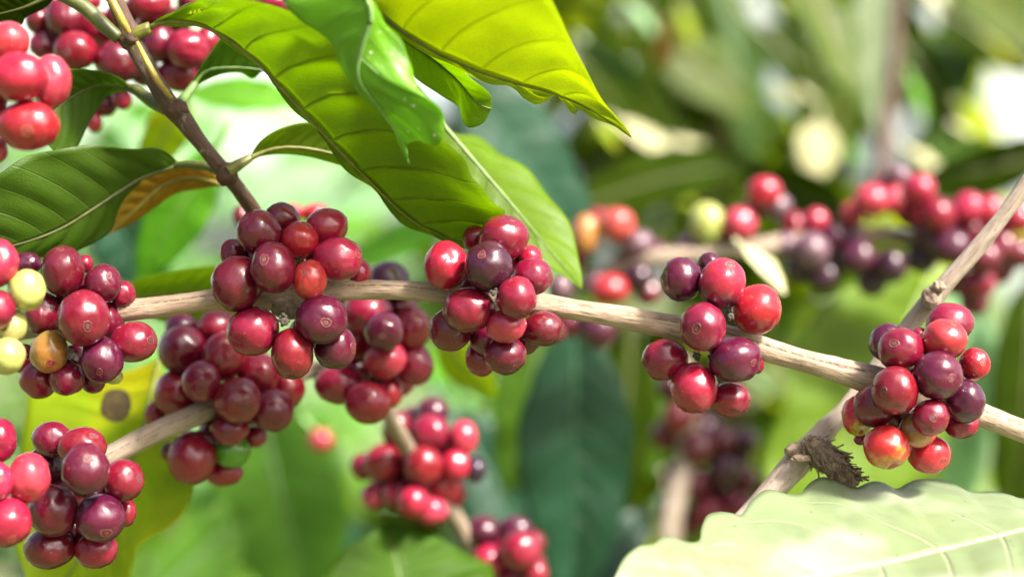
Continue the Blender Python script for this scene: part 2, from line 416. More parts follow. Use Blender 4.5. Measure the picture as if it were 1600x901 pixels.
def tube_mesh(pts, n, seg=28, rough=0.05, ridge=0.0, seed=0.0, px=True, cap=True):
    """pts: (px, py, Y, radius px) or world (x, y, z, r) when px is False"""
    q = []
    for p in pts:
        if px:
            v = P(p[0], p[1], p[2]); q.append((v.x, v.y, v.z, p[3] * K * p[2]))
        else: q.append(p)
    s = spline(q, n)
    V = []; F = []; UV = []
    up = Vector((0, 0, 1)); L = 0; prev = None
    for i, a in enumerate(s):
        c = Vector(a[:3]); r = a[3]
        t = (Vector(s[min(i + 1, n - 1)][:3]) - Vector(s[max(i - 1, 0)][:3])).normalized()
        ref = up if abs(t.z) < 0.9 else Vector((0, -1, 0))
        b = t.cross(ref).normalized(); nn = b.cross(t)
        if prev is not None: L += (c - prev).length
        prev = c
        for j in range(seg + 1):
            ph = 2 * math.pi * j / seg
            k = 1 + rough * noise.noise(Vector((math.cos(ph) * 1.3 + seed, math.sin(ph) * 1.3, L * 90)))
            k += rough * .4 * noise.noise(Vector((math.cos(ph) * 4 + seed, math.sin(ph) * 4, L * 260)))
            if ridge:   # fine seam running along the stem on the camera side, slightly above the middle
                k -= ridge * math.exp(-((ph - .44 - .10 * math.sin(L * 40)) / .10) ** 2) - ridge * .6 * math.exp(-((ph - .70 - .10 * math.sin(L * 40)) / .2) ** 2)
            V.append(c + (b * math.cos(ph) + nn * math.sin(ph)) * (r * k)); UV.append((j / seg, L))
    for i in range(n - 1):
        for j in range(seg):
            a = i * (seg + 1) + j; b_ = a + seg + 1
            F.append((a, a + 1, b_ + 1, b_))
    if cap:
        F.append(tuple(range(seg))[::-1]); F.append(tuple(range((n - 1) * (seg + 1), (n - 1) * (seg + 1) + seg)))
    return mesh('tube', V, F, uvs=UV)

# ------------------------------------------------------------------ leaves
def leaf_mat(name, base, vein, trans, tw=0.45, rough=0.38, nv=9.0, spots=0.0, patch=None, coat=0.0, vs=0.5, sp=0.5, specks=0.0):
    spec_level = sp
    m = NT(name)
    uv = m.n('TexCoord').outputs['UV']; sp = m.n('SeparateXYZ', Vector=uv)
    a = m.math('ABSOLUTE', m.math('SUBTRACT', m.math('MULTIPLY', sp.outputs[0], 2.0), 1.0))
    v = sp.outputs[1]
    ph = m.math('SUBTRACT', m.math('MULTIPLY', v, nv), m.math('MULTIPLY', m.math('POWER', a, 1.35), 1.5))
    fr = m.math('ABSOLUTE', m.math('SUBTRACT', m.math('FRACT', ph), 0.5))       # 0.5 at a vein, 0 between
    lat = m.math('MULTIPLY', m.step(fr, 0.452, 0.490), m.math('SUBTRACT', 1.0, m.math('MULTIPLY', a, 0.75)))
    mid = m.math('SUBTRACT', 1.0, m.step(a, 0.015, 0.05))
    vec, rnd = objvec(m, 1.0)
    n1 = m.n('TexNoise', Vector=vec, Scale=45.0, Detail=4.0, Roughness=0.6).outputs['Fac']
    vo = m.n('TexVoronoi', Vector=vec, Scale=900.0, _feature='DISTANCE_TO_EDGE').outputs['Distance']
    net = m.math('MULTIPLY', m.math('SUBTRACT', 1.0, m.step(vo, 0.02, 0.12)), 0.22)
    dark = tuple(x * 0.55 for x in base)
    col = m.mix(m.math('MULTIPLY', m.step(n1, 0.35, 0.72), 0.6), base, dark)
    if patch:
        n4 = m.n('TexNoise', Vector=vec, Scale=22.0, Detail=3.0).outputs['Fac']
        pf = m.step(n4, 0.52, 0.66); col = m.mix(pf, col, patch)
    vf = m.math('MAXIMUM', m.math('MULTIPLY', lat, vs), m.math('MAXIMUM', mid, net))
    col = m.mix(vf, col, vein)
    tcol = m.mix(m.math('MULTIPLY', vf, 0.85), trans, tuple(x * 0.42 for x in trans))
    tcol = m.mix(m.math('MULTIPLY', m.step(n1, 0.4, 0.75), 0.35), tcol, tuple(x * 0.6 for x in trans))
    if patch: tcol = m.mix(pf, tcol, tuple(min(1, x * 1.6) for x in patch))
    if spots:
        v2 = m.n('TexVoronoi', Vector=vec, Scale=260.0)
        sf = m.math('SUBTRACT', 1.0, m.step(v2.outputs['Distance'], 0.08, 0.16))
        pk = m.step(m.n('SeparateColor', Color=v2.outputs['Color']).outputs[0], 1 - spots, 1 - spots + .04)
        sf = m.math('MULTIPLY', sf, pk)
        col = m.mix(m.math('MULTIPLY', sf, .8), col, (.06, .05, .03))
    if specks:
        v3 = m.n('TexVoronoi', Vector=vec, Scale=480.0)
        sf = m.math('SUBTRACT', 1.0, m.step(v3.outputs['Distance'], 0.14, 0.24))
        n5 = m.n('TexNoise', Vector=vec, Scale=60.0, Detail=2.0).outputs['Fac']
        pk = m.math('MULTIPLY', m.step(m.n('SeparateColor', Color=v3.outputs['Color']).outputs[1], 1 - specks, 1 - specks + .04), m.step(n5, .52, .58))
        col = m.mix(m.math('MULTIPLY', sf, pk), col, (.75, .75, .6))
    vb = m.math('MAXIMUM', m.math('MULTIPLY', lat, vs), m.math('MAXIMUM', mid, m.math('MULTIPLY', net, .25)))
    h = m.math('ADD', m.math('MULTIPLY', vb, -0.9), m.math('MULTIPLY', n1, 0.35))
    b = m.n('Bump', Strength=0.7, Distance=0.0009, Height=h)
    p = m.n('BsdfPrincipled', Base__Color=col, Roughness=rough, Normal=b.outputs[0])
    p.inputs['Specular IOR Level'].default_value = spec_level
    p.inputs['Coat Weight'].default_value = coat; p.inputs['Coat Roughness'].default_value = 0.25
    t = m.n('BsdfTranslucent', Color=tcol, Normal=b.outputs[0])
    mx = m.n('MixShader', Fac=tw, i1=p.outputs[0], i2=t.outputs[0])
    return m.out(mx.outputs[0])

LM = {
 'olive':  leaf_mat('leaf_olive', (.085, .125, .004), (.15, .18, .02), (.42, .58, .010), .66, .45, 11, sp=.4, vs=.8),
 'lime':   leaf_mat('leaf_lime', (.16, .22, .012), (.10, .13, .01), (.60, .70, .022), .70, .45, 8),
 'limeg':  leaf_mat('leaf_lime_green', (.15, .25, .006), (.20, .28, .02), (.46, .66, .006), .66, .45, 8),
 'fresh':  leaf_mat('leaf_fresh', (.13, .34, .008), (.24, .40, .06), (.34, .62, .004), .4, .36, 9, 0, None, .12, specks=.25),
 'mid':    leaf_mat('leaf_mid', (.050, .120, .004), (.10, .16, .02), (.20, .38, .004), .5, .55, sp=.2),
 'dark':   leaf_mat('leaf_dark', (.026, .052, .0008), (.05, .07, .003), (.10, .15, .0008), .5, .65, sp=.05),  # on background leaves, canopy shade is put into this dark colour
 'darkg':  leaf_mat('leaf_deep_green', (.050, .110, .004), (.11, .13, .02), (.22, .36, .003), .45, .45, sp=.35),
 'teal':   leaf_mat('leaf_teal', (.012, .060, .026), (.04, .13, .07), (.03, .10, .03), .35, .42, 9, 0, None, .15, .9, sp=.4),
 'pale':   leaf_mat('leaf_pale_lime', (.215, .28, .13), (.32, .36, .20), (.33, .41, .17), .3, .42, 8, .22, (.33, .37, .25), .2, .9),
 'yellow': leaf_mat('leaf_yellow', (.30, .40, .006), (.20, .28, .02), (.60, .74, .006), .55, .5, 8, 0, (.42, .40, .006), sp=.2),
 'amber':  leaf_mat('leaf_amber', (.24, .17, .008), (.15, .10, .01), (.55, .32, .01), .55, .5, 8, 0, (.24, .07, .006), sp=.3),
 'grey':   leaf_mat('leaf_grey_green', (.060, .125, .022), (.09, .15, .03), (.16, .28, .02), .45, .5, 9, 0, None, .0, sp=.2),
 'cream':  leaf_mat('leaf_cream', (.58, .56, .30), (.6, .5, .34), (.75, .68, .4), .3, .5),  # dead leaves are pale; on glowing leaves the sun is painted in
 'bright': leaf_mat('leaf_bright', (.13, .34, .015), (.18, .4, .06), (.30, .70, .015), .55, .5, sp=.3),
 'back':   leaf_mat('leaf_back', (.13, .22, .012), (.18, .26, .03), (.28, .42, .008), .5, .5, 9, sp=.25, vs=.8),
 'soft':   leaf_mat('leaf_soft_green', (.105, .25, .025), (.15, .30, .04), (.18, .42, .02), .4, .5, 9, 0, None, .05, .5, sp=.3),
 'mint':   leaf_mat('leaf_mint_sunlit', (.30, .50, .26), (.42, .6, .36), (.45, .78, .30), .45, .5, sp=.3),  # sunlight on far foliage is painted into this pale base
}
MIDRIB = {k: simple_mat('midrib_' + k, c, None, .5, 300, .1) for k, c in {
 'olive': (0.161, 0.158, 0.024), 'lime': (0.112, 0.144, 0.012), 'limeg': (0.124, 0.202, 0.024), 'back': (.14, .2, .03), 'soft': (0.174, 0.302, 0.120), 'darkg': (0.087, 0.101, 0.018), 'fresh': (0.186, 0.346, 0.084), 'mid': (0.099, 0.173, 0.036), 'dark': (0.081, 0.094, 0.018),
 'teal': (0.037, 0.115, 0.054), 'pale': (0.248, 0.331, 0.132), 'yellow': (0.223, 0.259, 0.036), 'amber': (0.223, 0.187, 0.036), 'grey': (0.155, 0.230, 0.120),
 'cream': (0.372, 0.360, 0.204), 'bright': (0.155, 0.324, 0.048), 'mint': (0.248, 0.432, 0.180)}.items()}

def leaf(label, mat, mid, L, Rr, group=None, quilt=0.0006, bow=0.0, nv=9, N=70, M=12, rib=0.0007, petiole=None, curl=0.0, wave=0.0, name='coffee_leaf'):
    """mid, L, Rr: the midrib and the two margins, base to tip, as (px, py, Y) points"""
    W = lambda pts: spline([tuple(P(*p)) for p in pts], N)
    m_, l_, r_ = W(mid), W(L), W(Rr)
    V = []; UV = []; F = []
    c0 = Vector(m_[0])
    prevn = None
    for i in range(N):
        cm = Vector(m_[i]); v = i / (N - 1)
        t = (Vector(m_[min(i + 1, N - 1)]) - Vector(m_[max(i - 1, 0)])).normalized()
        for j in range(-M, M + 1):
            e = Vector(l_[i] if j < 0 else r_[i]); u = abs(j) / M
            side = Vector(r_[i]) - Vector(l_[i])
            nn = side.cross(t)
            if nn.length < 1e-7: nn = prevn if prevn is not None else Vector((0, -1, 0))
            nn = nn.normalized(); prevn = nn
            p = cm.lerp(e, u)
            wd = (e - cm).length
            ph = v * nv - u ** 1.35 * 1.5
            fr = abs((ph % 1.0) - 0.5) * 2          # 1 at a vein
            q = quilt * math.sin(math.pi * min(u * 1.15, 1)) * (1 - fr ** 2.2) * min(1, wd / 0.008)
            q += bow * wd * math.sin(math.pi * u * .5)
            q += wave * u * u * math.sin(ph * 2 * math.pi * .5 + (1 if j < 0 else 0)) * min(1, wd / 0.006)
            q += 0.0012 * noise.noise(Vector((p.x * 40, p.z * 40, 3.3))) * u
            V.append(p + nn * q - c0); UV.append((0.5 + 0.5 * j / M, v))
    w_ = 2 * M + 1
    for i in range(N - 1):
        for j in range(2 * M):
            a = i * w_ + j
            F.append((a, a + 1, a + w_ + 1, a + w_))
    root = bpy.data.objects.new(name, None); COL.objects.link(root); root.location = c0; root.empty_display_size = .005
    tag(root, label, 'leaf', group)
    bl = link('blade', mesh('blade', V, F, uvs=UV), LM[mat], root)
    so_ = bl.modifiers.new('thickness', 'SOLIDIFY'); so_.thickness = 0.00025; so_.offset = 0
    if rib:
        pts = []
        for i in range(0, N, 3):
            p = Vector(m_[i]) - c0; pts.append((p.x, p.y, p.z, rib * (1.05 - i / N) + .00012))
        link('midrib', tube_mesh(pts, 50, 8, .02, px=False), MIDRIB[mat], root)
    if petiole:
        pts = []
        for a in petiole:
            p = P(*a[:3]) - c0; pts.append((p.x, p.y, p.z, a[3] * 1.45 * K * a[2]))
        link('petiole', tube_mesh(pts, 26, 12, .03, px=False), MIDRIB[mat], root)
    return root

def auto_leaf(label, mat, bx, by, tx, ty, Y0, Y1, wpx, tilt=0.3, group='blurred leaves behind the cherries', sag=0.06, blunt=1.0, petiole=True, N=34):
    """a whole leaf given by its base, its tip and its half width; tilt turns the blade about its midrib"""
    b = P(bx, by, Y0); t = P(tx, ty, Y1); ax = (t - b); Ln = ax.length; ax.normalize()
    side = ax.cross(Vector((0, -1, 0))).normalized()
    nrm = side.cross(ax).normalized()
    if tilt is None: tilt = max((k * .1 - 1.3 for k in range(27)), key=lambda a: abs((side * math.cos(a) + nrm * math.sin(a)).cross(ax).dot(SUN)))
    side = (side * math.cos(tilt) + nrm * math.sin(tilt)).normalized(); nrm = side.cross(ax).normalized()
    W = wpx * K * (Y0 + Y1) / 2
    sd = (bx * 13 + ty * 7) % 100
    M = 6; V = []; UV = []; F = []
    for i in range(N):
        v = i / (N - 1)
        cm = ax * (Ln * v) + Vector((0, 0, -1)) * (sag * Ln * v * v) + nrm * (sag * .8 * Ln * math.sin(math.pi * v))
        wd = W * (math.sin(math.pi * v ** 0.9) ** (0.75 * blunt)) * (1 - .25 * v) * 1.12 if 0 < v < 1 else 0.0
        for j in range(-M, M + 1):
            u = j / M
            wv = .13 * W * abs(u) * noise.noise(Vector((v * 6, (2.5 if j < 0 else 0), sd)))
            fr = abs(((v * 9 - abs(u) ** 1.3 * 1.5) % 1) - .5) * 2
            q = .10 * W * abs(u) + wv + .02 * W * abs(u) * math.sin(v * 30 + sd) + .07 * W * (1 - fr ** 2) * math.sin(math.pi * abs(u))
            V.append(cm + side * (wd * u * (1 + .10 * noise.noise(Vector((v * 7, (4 if j < 0 else 1), sd))))) + nrm * (q if wd else 0)); UV.append((.5 + .5 * u, v))
    w_ = 2 * M + 1
    for i in range(N - 1):
        for j in range(2 * M):
            a = i * w_ + j; F.append((a, a + 1, a + w_ + 1, a + w_))
    root = bpy.data.objects.new('coffee_leaf', None); COL.objects.link(root); root.location = b; root.empty_display_size = .005
    tag(root, label, 'leaf', group)
    bl = link('blade', mesh('blade', V, F, uvs=UV), LM[mat], root)
    so_ = bl.modifiers.new('thickness', 'SOLIDIFY'); so_.thickness = 0.0003; so_.offset = 0
    pts = []
    for k in range(-2, 12):
        v = k / 11
        cm = ax * (Ln * v) + Vector((0, 0, -1)) * (sag * Ln * v * v * (1 if v > 0 else -3)) + nrm * (sag * .8 * Ln * math.sin(math.pi * v))
        pts.append((cm.x, cm.y, cm.z, .0010 * (1.1 - max(v, 0)) * (Y0 / .6)))
    link('midrib', tube_mesh(pts, 24, 8, .02, px=False), MIDRIB[mat], root)
    return root

# ------------------------------------------------------------------ the setting: ground and the shrubs of the plantation
def ground():
    me = bpy.data.meshes.new('ground')
    V = []; F = []; n = 60
    xs = [math.copysign(abs(t) ** 3 * 300, t) for t in [(-1 + 2 * i / n) for i in range(n + 1)]]
    for y in xs:
        for x in xs:
            V.append((x, y, 0.04 * noise.noise(Vector((x * .8, y * .8, 0)))))
    for i in range(n):
        for j in range(n):
            a = i * (n + 1) + j; F.append((a, a + 1, a + n + 2, a + n + 1))
    me.from_pydata(V, [], F); me.update()
    m = NT('ground_soil_grass'); tc = m.n('TexCoord').outputs['Object']
    a = m.n('TexNoise', Vector=tc, Scale=.9, Detail=6.0, Roughness=.7).outputs['Fac']
    b = m.n('TexNoise', Vector=tc, Scale=9.0, Detail=6.0, Roughness=.7).outputs['Fac']
    c = m.mix(m.step(a, .4, .6), (.08, .16, .03), (.16, .13, .07)); c = m.mix(m.step(b, .4, .7), c, (.05, .09, .02))
    bp = m.n('Bump', Strength=.8, Distance=.03, Height=b)
    p = m.n('BsdfPrincipled', Base__Color=c, Roughness=.95, Normal=bp.outputs[0])
    o = link('ground', me, m.out(p.outputs[0])); o['kind'] = 'structure'
ground()

def shrub(label, x, Y, h, rad, nleaf, size, mats, weights, seedv, zlo=0.25, group='coffee shrubs behind', lean=0.0):
    rs = random.Random(seedv)
    root = bpy.data.objects.new('coffee_shrub', None); COL.objects.link(root); root.location = (x, Y, 0)
    tag(root, label, 'shrub', group)
    st = []
    for k in range(6):
        f = k / 5; st.append((lean * f + .03 * math.sin(seedv + 3 * f), .02 * math.cos(seedv + f * 4), h * .92 * f - .02, .022 * (1 - f) + .005))
    link('trunk', tube_mesh(st, 40, 10, .08, px=False), BARKD, root)
    limbs = []
    for k in range(16):
        z = h * (zlo + (0.95 - zlo) * (k + .5) / 16); an = k * 2.4 + seedv
        L = rad * (1.0 - .45 * (z / h)) * rs.uniform(.8, 1.1)
        pts = [(lean * z / h + math.cos(an) * L * f, math.sin(an) * L * f, z + L * (.35 * f - .35 * f * f), .006 * (1 - f) + .0018) for f in (0, .3, .6, 1)]
        limbs.append(pts)
        link('limb', tube_mesh(pts, 16, 6, .05, px=False), BARKD, root)
    V = []; F = []; UV = []; MI = []
    for k in range(nleaf):
        pts = limbs[rs.randrange(len(limbs))]
        f = rs.uniform(.15, 1.05) * 3; i = min(int(f), 2); ff = f - i
        c = Vector(pts[i][:3]).lerp(Vector(pts[i + 1][:3]), ff) + Vector((rs.gauss(0, .02), rs.gauss(0, .02), rs.gauss(0, .03)))
        an = rs.uniform(0, 6.28); dn = rs.uniform(-.9, .25)
        ax = Vector((math.cos(an), math.sin(an), dn)).normalized()
        sd = ax.cross(Vector((rs.gauss(0, .35), rs.gauss(0, .35), 1))).normalized(); nn = sd.cross(ax)
        L = size * rs.uniform(.65, 1.15); W = L * rs.uniform(.19, .26)
        mi = rs.choices(range(len(mats)), weights)[0]
        b0 = len(V); n = 6
        for q in range(n + 1):
            v = q / n; wd = W * math.sin(math.pi * max(.02, min(.985, v ** .9))) ** .8
            cc = c + ax * (L * v) - Vector((0, 0, L * .22 * v * v))
            for s_ in (-1, 0, 1):
                V.append(cc + sd * (wd * s_) + nn * (.18 * wd * abs(s_) + .05 * wd * math.sin(v * 22 + k) * abs(s_))); UV.append((.5 + .5 * s_, v))
        for q in range(n):
            for s_ in (0, 1):
                a = b0 + q * 3 + s_; F.append((a, a + 1, a + 4, a + 3)); MI.append(mi)
    link('crown', mesh('crown', V, F, uvs=UV, midx=MI), [LM[q] for q in mats], root)
    return root

SHRUBS = [  # dark and yellow leaf shares paint the shade and sun flecks
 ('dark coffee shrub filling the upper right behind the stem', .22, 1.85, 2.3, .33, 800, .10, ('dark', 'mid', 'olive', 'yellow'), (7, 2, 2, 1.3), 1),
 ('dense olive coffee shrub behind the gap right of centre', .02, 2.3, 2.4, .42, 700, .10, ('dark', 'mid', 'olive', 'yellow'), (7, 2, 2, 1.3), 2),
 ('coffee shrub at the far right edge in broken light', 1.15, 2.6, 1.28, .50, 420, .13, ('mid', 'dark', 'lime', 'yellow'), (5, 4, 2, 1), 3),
 ('low teal-green coffee shrub under the centre of the branch', .12, 1.35, 1.12, .40, 460, .14, ('teal', 'dark', 'mid'), (5, 4, 2), 4),
 ('low green coffee shrub behind the bottom left cherries', -.36, 1.7, 1.18, .45, 460, .14, ('teal', 'mid', 'bright'), (4, 3, 2), 5),
 ('low shadowy coffee shrub behind the far-right leaf', .62, 1.5, 1.15, .35, 380, .13, ('dark', 'mid', 'teal'), (5, 4, 2), 6),
 ('distant pale sunlit coffee shrub in the left gap', -1.1, 5.2, 1.9, .9, 520, .17, ('mint', 'bright', 'mid'), (5, 3, 1), 7),
 ('distant bright coffee shrub left of the centre cluster', -.30, 6.4, 1.95, .9, 520, .17, ('mint', 'bright', 'mid'), (5, 3, 1), 8),
 ('distant coffee shrub seen between right-hand leaves', 1.5, 6.0, 1.72, .9, 420, .17, ('mint', 'lime', 'mid'), (3, 3, 2), 9),
 ('dense dark coffee shrub behind the top right corner', .60, 3.3, 2.7, .42, 520, .16, ('dark', 'olive', 'mid', 'yellow'), (6, 4, 2, 1), 12),
 ('distant coffee shrub behind the upper left cherries', -2.2, 6.6, 2.3, 1.0, 500, .17, ('mid', 'bright', 'dark'), (4, 3, 2), 10),
]
for s_ in SHRUBS: shrub(*s_)

# ------------------------------------------------------------------ leaves behind (blurred), each a thing
# label, material, base px, tip px, distances, half width px, tilt
BL = [
 ('big teal-green leaf hanging behind the yellow-green leaf tip', 'teal', 700, 110, 930, 400, .78, .82, 78, .5),
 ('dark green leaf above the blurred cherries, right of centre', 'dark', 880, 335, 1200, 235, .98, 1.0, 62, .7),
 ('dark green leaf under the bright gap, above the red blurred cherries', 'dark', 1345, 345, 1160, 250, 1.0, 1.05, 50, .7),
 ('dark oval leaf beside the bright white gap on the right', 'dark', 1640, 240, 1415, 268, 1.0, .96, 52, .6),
 ('pale lime leaf hanging straight down in front of the brown stem', 'pale', 1366, -70, 1374, 200, 1.10, 1.08, 40, -.35),
 ('olive leaf slanting in from the top edge left of the pale hanging leaf', 'olive', 1240, -60, 1335, 150, .98, .95, 48, .5),
 ('broad grey-green leaf right of the brown stem', 'grey', 1530, -40, 1460, 220, 1.5, 1.45, 44, -.35),
 ('broad grey-green leaf hanging near the top, centre right', 'grey', 1120, -40, 1180, 250, 1.5, 1.5, 46, .2),
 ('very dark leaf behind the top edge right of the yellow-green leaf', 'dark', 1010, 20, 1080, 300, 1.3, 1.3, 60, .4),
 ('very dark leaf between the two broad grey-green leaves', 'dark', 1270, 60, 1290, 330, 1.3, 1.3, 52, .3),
 ('sunlit cream leaf glowing right beside the yellow-green leaf tip', 'cream', 965, 192, 1075, 268, 1.2, 1.2, 38, None),
 ('smaller cream leaf trailing the glowing cream leaf', 'cream', 1055, 222, 1135, 262, 1.25, 1.25, 30, None),
 ('small cream leaf glowing above the red and grey blurred cherries', 'cream', 1280, 190, 1262, 280, 1.2, 1.2, 44, None),
 ('pale grey-green leaf by the edge of the yellow-green leaf', 'grey', 915, 65, 1010, 130, .95, .95, 24, -.7),
 ('short cream leaf hanging near the top gap', 'yellow', 1080, 90, 1090, 140, 1.4, 1.4, 20, None),
 ('tan leaf hanging beside the short cream leaf', 'amber', 1040, 40, 1035, 110, 1.0, 1.0, 24, -.8),
 ('broad yellow-green leaf behind the branch between the two right clusters', 'back', 1450, 440, 1195, 860, .80, .74, 150, .15),
 ('pale green leaf hanging behind the far-right cluster', 'mint', 1500, 430, 1490, 800, .90, .92, 62, .1),
 ('dark green leaf at the right edge behind the branch end', 'dark', 1610, 430, 1570, 820, .88, .88, 62, .2),
 ('large teal leaf with ribbed veins below the centre cluster', 'teal', 895, 505, 895, 930, .78, .80, 90, .1),
 ('dark green leaf overlapping the ribbed teal leaf on its right', 'dark', 985, 520, 960, 820, .92, .92, 52, .2),
 ('mid green leaf just right below the centre cluster', 'mid', 850, 500, 790, 760, .84, .84, 58, .2),
 ('bright yellow leaf peeping out below the centre cluster', 'yellow', 690, 530, 775, 610, .68, .70, 36, -.5),
 ('dark teal leaf beneath the blurred lower cherries', 'teal', 700, 640, 860, 900, .90, .90, 70, .3),
 ('green leaf with a pale midrib pointing up at the bottom centre', 'mid', 645, 1050, 605, 805, .60, .62, 165, -.5),
 ('pale striped leaf hanging between the lower left cherries', 'soft', 400, 600, 500, 960, .92, .94, 118, -.3),
 ('teal leaf crossing the bottom left of the striped leaf', 'soft', 235, 940, 430, 740, .92, .94, 52, -.2),
 ('glowing green leaf under the dark leaf near the upper stem', 'bright', 460, 165, 285, 135, .70, .72, 34, -.6),
 ('small yellow leaf behind the fork of the upper stem', 'yellow', 292, 150, 222, 268, .66, .68, 34, .3),
 ('yellow-green leaf hanging behind the upper stem', 'bright', 335, 235, 215, 430, .68, .70, 48, .2),
 ('bright green leaf slanting behind the branch left of the centre cluster', 'bright', 720, 345, 500, 430, .80, .84, 30, -.5),
 ('teal-green leaf above the far-left cluster', 'teal', 150, 330, 260, 440, .74, .76, 56, .2),
 ('cream dead leaf behind the right-of-centre cluster', 'cream', 1160, 385, 1225, 455, .67, .66, 30, None),
 ('yellow leaf at the right edge beyond the thin twig', 'yellow', 1640, 330, 1560, 410, .74, .74, 24, -.6),
 ('yellow leaf peeping out below the lower left twig', 'bright', 480, 660, 530, 700, .80, .80, 22, -.3),
]
BL += [
 ('pale mint leaf far behind the upper-left cherries', 'mint', 60, 90, 190, 190, 1.50, 1.50, 60, None),
 ('bright leaf far behind the gap under the upper-left cherries', 'bright', 150, 230, 260, 150, 1.70, 1.70, 46, None),
 ('mint leaf far behind the top of the upper stem', 'mint', 200, -20, 330, 110, 1.60, 1.60, 66, None),
 ('wide mint leaf far behind the right side of the upper stem', 'mint', 330, 150, 520, 230, 1.80, 1.80, 70, None),
 ('green leaf far behind the small olive leaf', 'bright', 420, 300, 560, 190, 2.00, 2.00, 44, None),
 ('dark olive leaf behind the tip of the yellow-green leaf', 'dark', 900, 90, 1010, 240, 1.20, 1.22, 40, .5),
 ('olive leaf crossing the dark foliage near the top centre right', 'olive', 1020, 70, 1180, 170, 1.30, 1.30, 56, .4),
 ('dark green leaf hanging from the top edge right of centre', 'dark', 1060, -50, 1100, 150, 1.35, 1.35, 46, .3),
 ('green leaf slanting behind the small lime leaf pair', 'dark', 1180, 40, 1330, 200, 1.40, 1.40, 44, .4),
 ('olive leaf filling the gap left of the brown stem', 'olive', 1340, 120, 1240, 300, 1.25, 1.25, 40, .3),
 ('dark leaf right of the brown stem at mid height', 'dark', 1400, 60, 1500, 220, 1.30, 1.30, 42, .4),
 ('olive leaf at the top right corner', 'olive', 1500, -40, 1640, 90, 1.30, 1.25, 62, .3),
 ('dark leaf in the top right corner under the olive one', 'dark', 1460, 10, 1620, 110, 1.45, 1.45, 50, .2),
 ('mid green leaf behind the red cherries right of the brown stem', 'mid', 1390, 330, 1560, 200, 1.35, 1.35, 56, .3),
 ('green leaf behind the cream leaf glowing by the leaf tip', 'dark', 900, 280, 1080, 210, 1.35, 1.35, 60, .4),
 ('broad mint leaf far behind in the gap left of the long olive leaf', 'mint', 360, 330, 560, 250, 1.70, 1.70, 52, None),
 ('second mint leaf far behind below the small olive leaf', 'mint', 640, 300, 470, 360, 1.90, 1.90, 46, None),
 ('bright green leaf far behind above the centre-left cluster', 'bright', 380, 420, 600, 330, 1.60, 1.60, 40, None),
 ('pale green leaf far behind the fork of the upper stem', 'mint', 190, 200, 330, 290, 1.60, 1.60, 50, None),
 ('teal leaf slanting at the bottom below the ribbed teal leaf', 'teal', 1010, 800, 890, 930, .86, .84, 44, -.3),
 ('mid green leaf behind the right margin of the ribbed teal leaf', 'mid', 1000, 560, 1020, 740, 1.0, 1.0, 40, .4),
 ('round lime spot of a sunlit leaf left of the two broad grey-green leaves', 'bright', 1062, 168, 1078, 192, 1.5, 1.5, 12, None),
 ('yellow sunlit leaf tip hanging from the top edge, third bright one', 'yellow', 1150, -8, 1168, 26, 1.5, 1.5, 16, None),
 ('cream leaf tip glowing beside the dark leaf of the upper right', 'cream', 1450, 180, 1462, 206, 1.5, 1.5, 16, None),
 ('sunlit yellow leaf under the top right corner', 'yellow', 1540, 60, 1590, 112, 1.4, 1.4, 22, None),
 ('small cream leaf above the red cherries right of the brown stem', 'cream', 1415, 232, 1500, 300, 1.1, 1.1, 26, None),
 ('lime leaf glowing above the green blurred cherry', 'yellow', 1030, 300, 1090, 322, 1.2, 1.2, 18, None),
 ('bright green leaf between the dark leaf and the brown stem', 'bright', 1300, 205, 1350, 262, 1.3, 1.3, 26, None),
 ('sunlit lime leaf tip glowing at the top, right of the yellow-green leaf', 'mint', 985, 10, 1022, 55, 1.15, 1.15, 22, None),  # small leaves down to the white gap: added as blurred light spots
 ('yellow sunlit leaf tip beside the glowing lime tip at the top', 'yellow', 1062, 12, 1080, 72, 1.2, 1.2, 20, None),
 ('yellow light-spot leaf tip at the top edge left of the pale hanging leaf', 'yellow', 1232, 2, 1262, 32, 1.2, 1.2, 18, None),
 ('small lime leaf pair glowing mid-height left of the brown stem', 'yellow', 1208, 142, 1250, 152, 1.2, 1.2, 12, None),
 ('small cream light-spot leaf tip touching the little lime leaf', 'cream', 1248, 140, 1278, 160, 1.2, 1.2, 11, None),
 ('small green leaf lit beside the tip of the pale hanging leaf', 'bright', 1318, 140, 1350, 170, 1.1, 1.1, 14, None),
 ('lime leaf glowing just under the tip of the yellow-green leaf', 'yellow', 935, 190, 962, 232, 1.0, 1.0, 20, None),
 ('cream light-spot leaf tip at the top edge right of the brown stem', 'cream', 1435, -20, 1480, 22, 1.2, 1.2, 24, None),
 ('lime leaf with lit edge right of the brown stem', 'bright', 1420, 120, 1445, 190, 1.1, 1.1, 24, None),
 ('small cream leaf lit above the dark oval leaf', 'cream', 1488, 195, 1520, 212, 1.1, 1.1, 12, None),
 ('lime leaf beside the white gap at the right edge', 'yellow', 1500, 165, 1560, 235, 1.2, 1.2, 28, None),
 ('mint leaf patch below the right side of the centre cluster', 'mint', 770, 590, 820, 625, 1.1, 1.1, 26, None),
 ('cream leaf patch right of the lower-left cluster', 'cream', 455, 655, 490, 710, 1.0, 1.0, 24, None),
 ('pale grey leaf below the right-of-centre cluster', 'grey', 1165, 580, 1215, 620, .95, .95, 22, None),
 ('pale dead leaf beside the dark shaded cherries', 'cream', 1035, 740, 1060, 790, .85, .85, 20, None),
 ('yellow-green leaf behind the white gap left of the centre cluster', 'bright', 640, 590, 745, 560, .95, .95, 46, None),
 ('bright green leaf behind the bottom of the centre cluster', 'bright', 860, 560, 770, 730, .96, .96, 50, None),
]
for b in BL: auto_leaf(*b)

